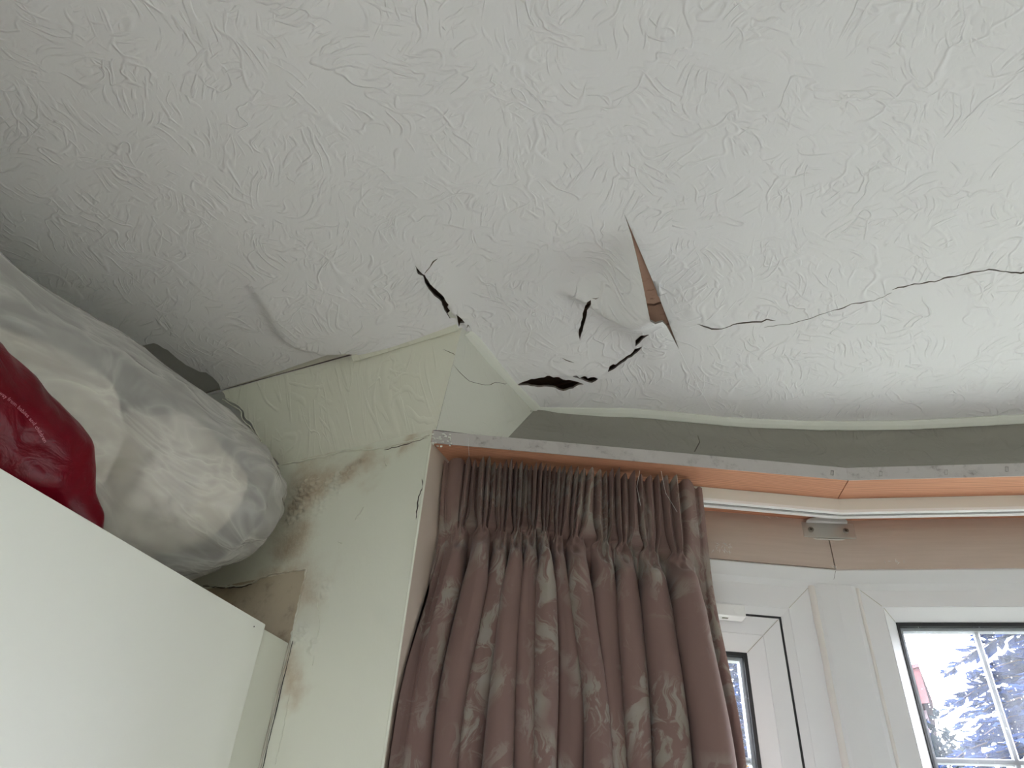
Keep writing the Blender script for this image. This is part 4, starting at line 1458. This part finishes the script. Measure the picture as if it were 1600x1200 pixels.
# ------------------------------------------------------------------ wardrobe
XF = -0.806
ZD = onp(415, 978, (XF, 0, 0), (1, 0, 0))
y_d = float(ZD[1]); z_d = float(onp(200, 845, (XF, 0, 0), (1, 0, 0))[2] * .5 + ZD[2] * .5)
ward = empty('wardrobe', (-1.08, 0, Z_FLOOR)); tag(ward, 'plain white wardrobe along the left wall with plastic bags on top', 'wardrobe')
ex, ey = (1, 0, 0), (0, 1, 0)
def wbox(name, x0, x1, y0, y1, zz0, zz1, mat, r=.0015, parent=None):
    mb = MB(); mb.bbox(((x0 + x1) / 2, (y0 + y1) / 2, (zz0 + zz1) / 2), ex, ey, Zv, ((x1 - x0) / 2, (y1 - y0) / 2, (zz1 - zz0) / 2), r)
    return mb.build(name, mat, parent or ward)
z_t = z_d - .012
wbox('top_panel', X_LEFT + .01, XF - .019, -1.06, y_d, z_t - .018, z_t, M['wardrobe'])
wbox('side_panel', X_LEFT + .01, XF - .019, y_d - .018, y_d, Z_FLOOR, z_t - .018, M['wardrobe'])
wbox('side_panel', X_LEFT + .01, XF - .019, -1.06, -1.042, Z_FLOOR, z_t - .018, M['wardrobe'])
wbox('back_panel', X_LEFT + .005, X_LEFT + .0098, -1.06, y_d, Z_FLOOR, z_t, M['wardrobe'])
wbox('plinth', XF - .06, XF - .042, -1.04, y_d - .02, Z_FLOOR, Z_FLOOR + .07, M['wardrobe'])
dw = (y_d + 1.06) / 2
dr = []
for k in range(2):
    d = wbox('door', XF - .018, XF, -1.06 + k * dw + .0015, -1.06 + (k + 1) * dw - (.0015 if k == 0 else 0), Z_FLOOR + .075, z_d, M['wardrobe'])
    mb = MB()
    hy = -1.06 + dw + (.05 if k else -.05)
    mb.tube([(XF, hy, -.55), (XF + .03, hy, -.55), (XF + .03, hy, -.35), (XF, hy, -.35)], .006, 8)
    mb.build('handle', M['steel'], d)
fz_ = float(onp(455, 1007, (XF - .004, 0, 0), (1, 0, 0))[2])
wbox('filler_panel', XF - .022, XF - .004, y_d + .0008, Y_END - .002, Z_FLOOR, fz_, M['wardrobe_filler'])
c = onp(397, 979, (XF, 0, 0), (1, 0, 0)); mb = MB(); mb.disc((XF - .0005, c[1], c[2]), (1, 0, 0), .0011, .0008, 10); mb.build('screw_hole', M['screw_slot'], ward)
mb = MB()
r = random.Random(8)
zs_ = np.linspace(fz_ + .004, -1.3, 150)
mb.tube([(XF - .003 + r.uniform(-.0006, .0006), Y_END - .0012, z) for z in zs_], [r.uniform(.0008, .0024) for _ in zs_], 6)
mb.build('caulk_line', M['caulk'], wall_end)
mb = MB()
mb.tube([(XF + .0012 + r.uniform(-.0005, .0005), Y_END - .0006, z) for z in zs_], [r.uniform(.0003, .0008) for _ in zs_], 5)
mb.build('caulk_crack', M['screw_slot'], wall_end)


# ------------------------------------------------------------------ plastic bags on the wardrobe
def bag_mat():
    t = NT('thin_white_polythene')
    co = t.coord()
    n0 = t.noise(t.vmath('MULTIPLY', co, (17, 5.5, 13)), 1.0, 3, 0.5, 1.0)
    wr = t.math('POWER', t.math('SUBTRACT', 1.0, t.math('ABSOLUTE', t.math('MULTIPLY_ADD', n0, 6.0, -3.0)), clamp=True), 2.0)
    nrm = t.bump(wr, 0.30, 0.008)
    d = t.n('BsdfDiffuse', {'Color': (0.93, 0.91, 0.89, 1), 'Normal': nrm})
    tl = t.n('BsdfTranslucent', {'Color': (0.93, 0.91, 0.89, 1), 'Normal': nrm})
    tr = t.n('BsdfTransparent', {'Color': (0.97, 0.96, 0.95, 1)})
    gl = t.n('BsdfGlossy', {'Roughness': 0.16, 'Normal': nrm})
    m1 = t.n('MixShader', {0: 0.12, 1: d.outputs[0], 2: tl.outputs[0]})
    lay = t.n('LayerWeight', {'Blend': 0.35}).outputs[1]
    opa = t.math('MULTIPLY_ADD', lay, 0.32, t.math('MULTIPLY_ADD', wr, 0.14, 0.27), clamp=True)
    m2 = t.n('MixShader', {0: opa, 1: tr.outputs[0], 2: m1.outputs[0]})
    fr = t.n('Fresnel', {'IOR': 1.4, 'Normal': nrm}).outputs[0]
    m3 = t.n('MixShader', {0: t.math('MULTIPLY', fr, .7), 1: m2.outputs[0], 2: gl.outputs[0]})
    return t.done(m3)


def red_mat():
    t = NT('crimson_polythene')
    co = t.coord()
    wr = t.noise(t.vmath('MULTIPLY', co, (40, 24, 34)), 1.0, 4, 0.55, 1.2)
    nrm = t.bump(wr, 0.35, 0.006)
    c = t.mix(t.noise(co, 14, 3), lin(84, 0, 9), lin(126, 0, 28))
    p = t.principled(c, 0.30, nrm)
    p.inputs['Specular IOR Level'].default_value = 0.2
    tl = t.n('BsdfTranslucent', {'Color': (*lin(150, 2, 30), 1)})
    return t.done(t.n('MixShader', {0: .18, 1: p.outputs[0], 2: tl.outputs[0]}))


def lace_mat():
    t = NT('cream_lace_linen')
    co = t.coord()
    vo = t.n('TexVoronoi', {'Vector': co, 'Scale': 95.0, 'Randomness': .2}).outputs[0]
    hole = t.ramp(vo, [(0.22, 1.0), (0.30, 0.0)])
    band = t.ramp(t.noise(co, 14, 2), [(0.48, 0.0), (0.52, 1.0)])
    f = t.math('MULTIPLY', hole, band)
    c = t.mix(t.noise(co, 8, 3), lin(240, 232, 216), lin(250, 246, 236))
    c = t.mix(t.math('MULTIPLY', f, .9), c, lin(96, 78, 62))
    return t.done(t.principled(c, .85, t.bump(t.math('ADD', t.noise(co, 24, 4), f), .3, .004)))


M['bag'], M['red_bag'], M['lace'] = bag_mat(), red_mat(), lace_mat()


def ridged(v, o=4):
    s, a, f = 0, .5, 1.0
    for _ in range(o):
        s += a * (1 - abs(mnoise.noise(v * f)) * 2); a *= .5; f *= 2.1
    return s


def lump(name, spine, mat, parent=None, nu=150, nv=110, amp=.012, freq=9, crease=.006, seed=0, floor_z=None, ymax=None, stretch=1.0, gather=None):
    """soft body round a spine of (y, cx, cz, a, b): superellipse sections with crumpled surface"""
    sp_ = np.array(spine, float)
    ys = sp_[:, 0]
    u = np.linspace(0, 1, nu)
    # denser rings near the rounded ends
    yy = ys[0] + (ys[-1] - ys[0]) * (0.5 - 0.5 * np.cos(np.pi * u)) ** 1.0
    vs = []
    off = Vector((seed * 7.3, seed * 3.1, seed * 1.7))
    for y in yy:
        cx, cz, a, b = [np.interp(y, ys, sp_[:, k]) for k in (1, 2, 3, 4)]
        for j in range(nv):
            th = 2 * math.pi * j / nv
            ct, st = math.cos(th), math.sin(th)
            e = 2 / 2.5
            x = cx + a * math.copysign(abs(ct) ** e, ct)
            z = cz + b * math.copysign(abs(st) ** e, st)
            p = Vector((x, y, z))
            n_ = Vector((ct / max(a, .02), 0, st / max(b, .02))).normalized()
            v = Vector((p.x * freq, p.y * freq * stretch, p.z * freq)) + off
            w = Vector((mnoise.noise(v * .7), mnoise.noise(v * .7 + Vector((5, 1, 2))), mnoise.noise(v * .7 + Vector((9, 4, 7)))))
            k = min(1, min(a, b) / .08)
            vd = mnoise.voronoi(v * .9 + w * .6)[0]
            vd2 = mnoise.voronoi(v * 2.3 + w * .8 + Vector((3, 3, 3)))[0]
            d = (mnoise.noise(v * .55) * amp + (vd[0] - .45) * crease * 1.9 + (vd2[0] - .45) * crease * .55) * k
            if gather is not None:
                gf = float(sstep(gather - .22, gather, y))
                d += .0085 * gf * k * (abs(math.sin(th * 6.5 + 2.2 * w.x + 1.3 * math.sin(y * 11))) - .6)
            p = p + n_ * d + Vector((0, w.y * amp * .5 * k, 0))
            if floor_z is not None and p.z < floor_z: p.z = floor_z + .0005
            if ymax is not None and p.y > ymax: p.y = ymax - .0005
            vs.append(p)
    P = np.array([tuple(p) for p in vs]).reshape(nu, nv, 3)
    idx = np.arange(nu * nv).reshape(nu, nv)
    f = []
    for i in range(nu - 1):
        for j in range(nv):
            f.append((idx[i, j], idx[i, (j + 1) % nv], idx[i + 1, (j + 1) % nv], idx[i + 1, j]))
    f.append(tuple(idx[0])[::-1]); f.append(tuple(idx[-1]))
    # outward orientation
    return obj(name, P.reshape(-1, 3), [tuple(reversed(q_)) for q_ in f], mat, parent, smooth=True)


zt_ = z_t + .0005
bag_sp = [(-.42, -1.115, .55, .02, .02), (-.40, -1.115, .56, .10, .09), (-.32, -1.115, .58, .17, .15), (-.1, -1.12, .60, .19, .185), (.15, -1.12, .605, .195, .192), (.35, -1.11, .605, .195, .192),
          (.50, -1.085, .602, .195, .186), (.62, -1.055, .60, .195, .178), (.72, -1.03, .603, .19, .166), (.79, -1.005, .610, .18, .145), (.845, -.985, .622, .145, .110), (.878, -.965, .638, .10, .064), (.892, -.95, .65, .02, .015)]
bag = empty('plastic_bag', (-1.06, .3, z_t)); tag(bag, 'large translucent white plastic bag of linen lying on top of the wardrobe', 'bag')
lump('polythene', bag_sp, M['bag'], bag, 230, 190, .016, 7, .018, 3, zt_, Y_END - .003, stretch=.5, gather=.85)
for k, (sp_, lb) in enumerate([
        ([(-.30, -1.12, .58, .02, .02), (-.28, -1.12, .58, .10, .10), (.0, -1.13, .575, .135, .125), (.24, -1.13, .575, .135, .125), (.27, -1.12, .58, .03, .03)], 'cream folded linen behind the red bag inside the white plastic bag'),
        ([(.28, -1.07, .59, .02, .02), (.30, -1.12, .57, .10, .11), (.42, -1.10, .58, .135, .135), (.55, -1.065, .585, .145, .14), (.60, -1.04, .58, .12, .1), (.61, -1.04, .59, .02, .02)], 'cream lace cloth bundled in the middle of the white plastic bag'),
        ([(.615, -1.03, .59, .02, .02), (.63, -1.03, .59, .13, .11), (.70, -1.01, .60, .145, .12), (.78, -1.0, .61, .115, .085), (.815, -.98, .62, .085, .065), (.825, -.98, .62, .02, .02)], 'cream lace cloth at the wall end of the white plastic bag')]):
    o = lump('lace_cloth', sp_, M['lace'], None, 90, 90, .016, 13, .016, 20 + k, zt_ + .004, Y_END - .01)
    tag(o, lb, 'cloth', 'linen inside the white bag')

red_sp = [(-.30, -.885, .475, .01, .01), (-.28, -.885, .48, .045, .05), (-.2, -.885, .485, .056, .07), (0, -.884, .49, .062, .08), (.2, -.883, .495, .063, .084), (.32, -.882, .494, .063, .083), (.41, -.880, .489, .06, .077),
          (.465, -.879, .482, .056, .066), (.505, -.877, .476, .047, .055), (.53, -.875, .465, .036, .046), (.545, -.872, .45, .030, .034), (.565, -.868, .437, .026, .026), (.58, -.866, .428, .01, .012)]
redb = empty('red_plastic_bag', (-.89, .2, z_t)); tag(redb, 'crimson plastic bag on the wardrobe in front of the white bag', 'bag')
ro = lump('polythene', red_sp, M['red_bag'], redb, 150, 110, .010, 14, .009, 5, zt_)

# printed warning on the red bag
bvh = BVHTree.FromPolygons([v.co.copy() for v in ro.data.vertices], [tuple(p.vertices) for p in ro.data.polygons])
fc = bpy.data.curves.new('print', 'FONT')
fc.body = 'away from babies and children'
fc.size = 1.0
fc.resolution_u = 2
fo_ = bpy.data.objects.new('print', fc)
COL.objects.link(fo_)
bpy.context.view_layer.update()
me_t = bpy.data.meshes.new_from_object(fo_.evaluated_get(bpy.context.evaluated_depsgraph_get()))
bpy.data.objects.remove(fo_)
tv = np.array([tuple(v.co) for v in me_t.vertices]); tf = [tuple(p.vertices) for p in me_t.polygons]
path = np.array([(-6, 613), (10, 624), (26, 637), (40, 650), (52, 664), (61, 678), (69, 692)], float)
seg = np.linalg.norm(np.diff(path, axis=0), axis=1); cum = np.concatenate([[0], np.cumsum(seg)])
wid = tv[:, 0].max(); px_scale = cum[-1] / wid
vt = []
for x, y, _ in tv:
    l = x * px_scale
    p = np.array([np.interp(l, cum, path[:, 0]), np.interp(l, cum, path[:, 1])])
    p2 = np.array([np.interp(l + 2, cum, path[:, 0]), np.interp(l + 2, cum, path[:, 1])]); p1 = np.array([np.interp(l - 2, cum, path[:, 0]), np.interp(l - 2, cum, path[:, 1])])
    d = (p2 - p1) / (np.linalg.norm(p2 - p1) + 1e-9)
    p = p + np.array([d[1], -d[0]]) * y * 9.0
    rd = ray(*p); rd = rd / np.linalg.norm(rd)
    hit = bvh.ray_cast(Vector((0, 0, EYE)), Vector(rd))
    vt.append((np.array(hit[0]) - rd * .0008 - np.array([0, 0, EYE])) if hit[0] else rd * 1.05)
obj('printed_warning', vt, tf, simple('pale_pink_print', lin(200, 120, 132), .5, .05), redb)

# ------------------------------------------------------------------ outside
Z_G = -4.2
mb = MB(); mb.box((0, 0, Z_G - .05), ex, ey, Zv, (80, 80, .05)); tag(mb.build('ground', M['ground']), kind='structure')


def at(px, py, y):
    d = ray(px, py)
    return d * (y / d[1])


def leaf_mat(name, c1, c2):
    t = NT(name)
    co = t.coord()
    c = t.mix(t.noise(co, 3.5, 4), c1, c2)
    p = t.principled(c, .8)
    p.inputs['Specular IOR Level'].default_value = 0.0
    tl = t.n('BsdfTranslucent', {'Color': c})
    return t.done(t.n('MixShader', {0: .3, 1: p.outputs[0], 2: tl.outputs[0]}))


M['hazed_fir'] = leaf_mat('haze_tinted_fir_needles', (0.012, 0.027, 0.090), (0.024, 0.046, 0.130))  # blue of haze and veil glare painted into the needles
M['hazed_fir2'] = leaf_mat('haze_tinted_cypress_needles', (0.018, 0.036, 0.105), (0.032, 0.056, 0.145))  # the same haze tint, a little paler
M['dark_green'] = leaf_mat('dark_green_leaves', (0.006, 0.010, 0.012), (0.018, 0.026, 0.030))
M['mixed'] = leaf_mat('garden_leaves', (0.05, 0.065, 0.012), (0.10, 0.035, 0.020))


def conifer(base, height, radius, mat, label, seed, levels=26, group=None, droop=.25, lean=0.0):
    t = empty('conifer_tree', base); tag(t, label, 'tree', group)
    r = random.Random(seed)
    mb = MB()
    base = np.array(base, float)
    mb.tube([base + Zv * height * k / 8 + np.array([.03 * math.sin(k * 2 + seed), 0, 0]) for k in range(9)], [radius * .07 * (1 - k / 8.3) + .01 for k in range(9)], 8)
    mb.build('trunk', M['bark'], t)
    fb, bb = MB(), MB()
    for lv in range(levels):
        f = lv / levels
        z = height * (0.12 + .88 * f)
        R_ = radius * (1 - f) ** .85 * r.uniform(.8, 1.1) + .06
        nb_ = max(5, int(13 * (1 - f) + 4))
        for k in range(nb_):
            az = 2 * math.pi * (k + r.random()) / nb_
            L = R_ * r.uniform(.7, 1.15)
            d = np.array([math.cos(az), math.sin(az), 0])
            side = np.array([-d[1], d[0], 0])
            pts_ = []
            for j in range(6):
                g = j / 5
                pts_.append(base + Zv * (z + L * (.16 * math.sin(g * 2.2) - droop * g * g)) + d * L * g)
            bb.tube(pts_, [.010 * (1 - .8 * j / 5) * (1 + radius * .2) for j in range(6)], 4, smooth=False)
            n_sp = int(22 + L * 26)
            for s in range(n_sp):
                g = .15 + .85 * (s + r.random()) / n_sp
                i0 = min(4, int(g * 5)); ff = g * 5 - i0
                c = pts_[i0] * (1 - ff) + pts_[i0 + 1] * ff
                ll = (.14 + .20 * (1 - g) * min(L, 1.2)) * r.uniform(.6, 1.3)
                sd = r.choice((-1, 1))
                dv = d * r.uniform(.3, .9) + side * sd * r.uniform(.3, 1.0) + Zv * r.uniform(-.35, .15)
                dv /= np.linalg.norm(dv)
                nv = np.cross(dv, Zv + d * r.uniform(-.5, .5)); nv /= np.linalg.norm(nv) + 1e-9
                w = ll * .22
                e = c + dv * ll
                u_ = np.cross(nv, dv) * w * .5
                fb.add([c, c + dv * ll * .5 + nv * w, e, c + dv * ll * .5 - nv * w, c + dv * ll * .5 + u_], [(0, 1, 4), (1, 2, 4), (2, 3, 4), (3, 0, 4)])
    bb.build('branches', M['bark'], t)
    tag(fb.build('needles', mat, t), kind='stuff')
    return t


def bush(base, rx, rz, mat, label, seed, n=2600, leaf=.09, cat='tree', name='leafy_tree'):
    t = empty(name, base); tag(t, label, cat)
    r = random.Random(seed)
    base = np.array(base, float)
    hz = rz * 2
    mb = MB()
    mb.tube([base, base + Zv * hz * .5, base + Zv * hz * .8], [.09, .06, .02], 7)
    for k in range(7):
        a = 2 * math.pi * k / 7
        mb.tube([base + Zv * hz * (.3 + .05 * k), base + Zv * hz * (.5 + .05 * k) + np.array([math.cos(a), math.sin(a), 0]) * rx * .6], [.035, .01], 5)
    mb.build('trunk', M['bark'], t)
    fb = MB()
    for _ in range(n):
        v = np.array([r.gauss(0, 1), r.gauss(0, 1), r.gauss(0, 1)]); v /= np.linalg.norm(v)
        rad = r.random() ** .35
        bump_ = 1 + .22 * mnoise.noise(Vector(v * 2.5) + Vector((seed, 0, 0)))
        c = base + Zv * hz * .55 + np.array([v[0] * rx, v[1] * rx, v[2] * rz]) * rad * bump_
        a = np.array([r.gauss(0, 1), r.gauss(0, 1), r.gauss(0, 1)]); a /= np.linalg.norm(a)
        b = np.cross(a, v + .01); b /= np.linalg.norm(b) + 1e-9
        l = leaf * r.uniform(.6, 1.3)
        fb.add([c - a * l, c + b * l * .45, c + a * l, c - b * l * .45 + np.cross(a, b) * l * .15], [(0, 1, 2), (0, 2, 3)])
    tag(fb.build('leaves', mat, t), kind='stuff')
    return t


# tall conifer, needles tinted with haze blue, seen through the right light
tp = at(1735, 640, 9.0)
conifer((at(1735, 1080, 9.0)[0], 9.0, Z_G), tp[2] - Z_G, 3.3, M['hazed_fir'], 'tall conifer tinted haze-blue with drooping branches seen through the wider right window', 4, 64)
tp = at(1432, 1112, 21.0)
conifer((tp[0], 21.0, Z_G), tp[2] - Z_G, 1.5, M['hazed_fir2'], 'slim conifer tinted pale haze-blue beyond the pane, left of the dark tree', 9, 32, droop=-.1)
tp = at(1474, 1122, 14.0)
bush((tp[0], 14.0, Z_G), .85, (tp[2] - Z_G) * .47, M['dark_green'], 'dark green tree beside the slim pale conifer outside the right window', 21, 6500, .12)
tp = at(1530, 1160, 26.0)
conifer((tp[0], 26.0, Z_G), tp[2] - Z_G, 2.4, M['hazed_fir2'], 'low conifer tinted haze-blue farthest off between dark tree and tall conifer', 15, 28, droop=.05)
tp = at(1120, 930, 16.0)
conifer((tp[0], 16.0, Z_G), tp[2] - Z_G, 2.6, M['hazed_fir2'], 'conifer tinted haze-blue seen through the narrow casement beside the curtain', 31, 44)
tp = at(1178, 1188, 6.0)
bush((tp[0], 6.0, Z_G), .8, (tp[2] - Z_G) * .47, M['mixed'], 'green and russet garden shrub at the foot of the narrow casement', 41, 3500, .06, 'shrub', 'garden_shrub')

# neighbour's red roof
h0 = at(1434, 1036, 33.0); h1 = at(1456, 1092, 33.0)
house = empty('neighbour_house', (h0[0] - 2.6, 37, Z_G)); tag(house, 'neighbouring house with a red pitched roof behind the window post', 'house')
ap = h0; ev = h1
dx = ev[0] - ap[0]; dz_ = ap[2] - ev[2]
mb = MB()
hw = dx * 1.0 + .1
cx_ = ap[0] - .2
mb.box((cx_ - 3.2, 38.2, (Z_G + ev[2] - .15) / 2), ex, ey, Zv, (3.3, 4.4, (ev[2] - .15 - Z_G) / 2))
mb.build('wall', M['render'], house)
for sgn in (1, -1):
    mb = MB()
    ex_ = ap[0] + dx if sgn > 0 else ap[0] - 8.2
    pts_ = [(ap[0], 33, ap[2]), (ex_, 33, ev[2] if sgn > 0 else ev[2] - .4), (ex_, 43.0, ev[2] if sgn > 0 else ev[2] - .4), (ap[0], 43.0, ap[2])]
    mb.add(pts_ + [(p[0], p[1], p[2] - .14) for p in pts_], [(0, 1, 2, 3), (7, 6, 5, 4), (0, 4, 5, 1), (1, 5, 6, 2), (2, 6, 7, 3), (3, 7, 4, 0)])
    mb.build('roof_slope', M['roof_tile'], house)
mb = MB()
mb.add([(ap[0], 33.1, ap[2] - .1), (ap[0] + dx - .1, 33.1, ev[2] - .1), (ap[0] - 8.0, 33.1, ev[2] - .5)], [(0, 1, 2)])
mb.build('gable', M['roof_tile'], house)
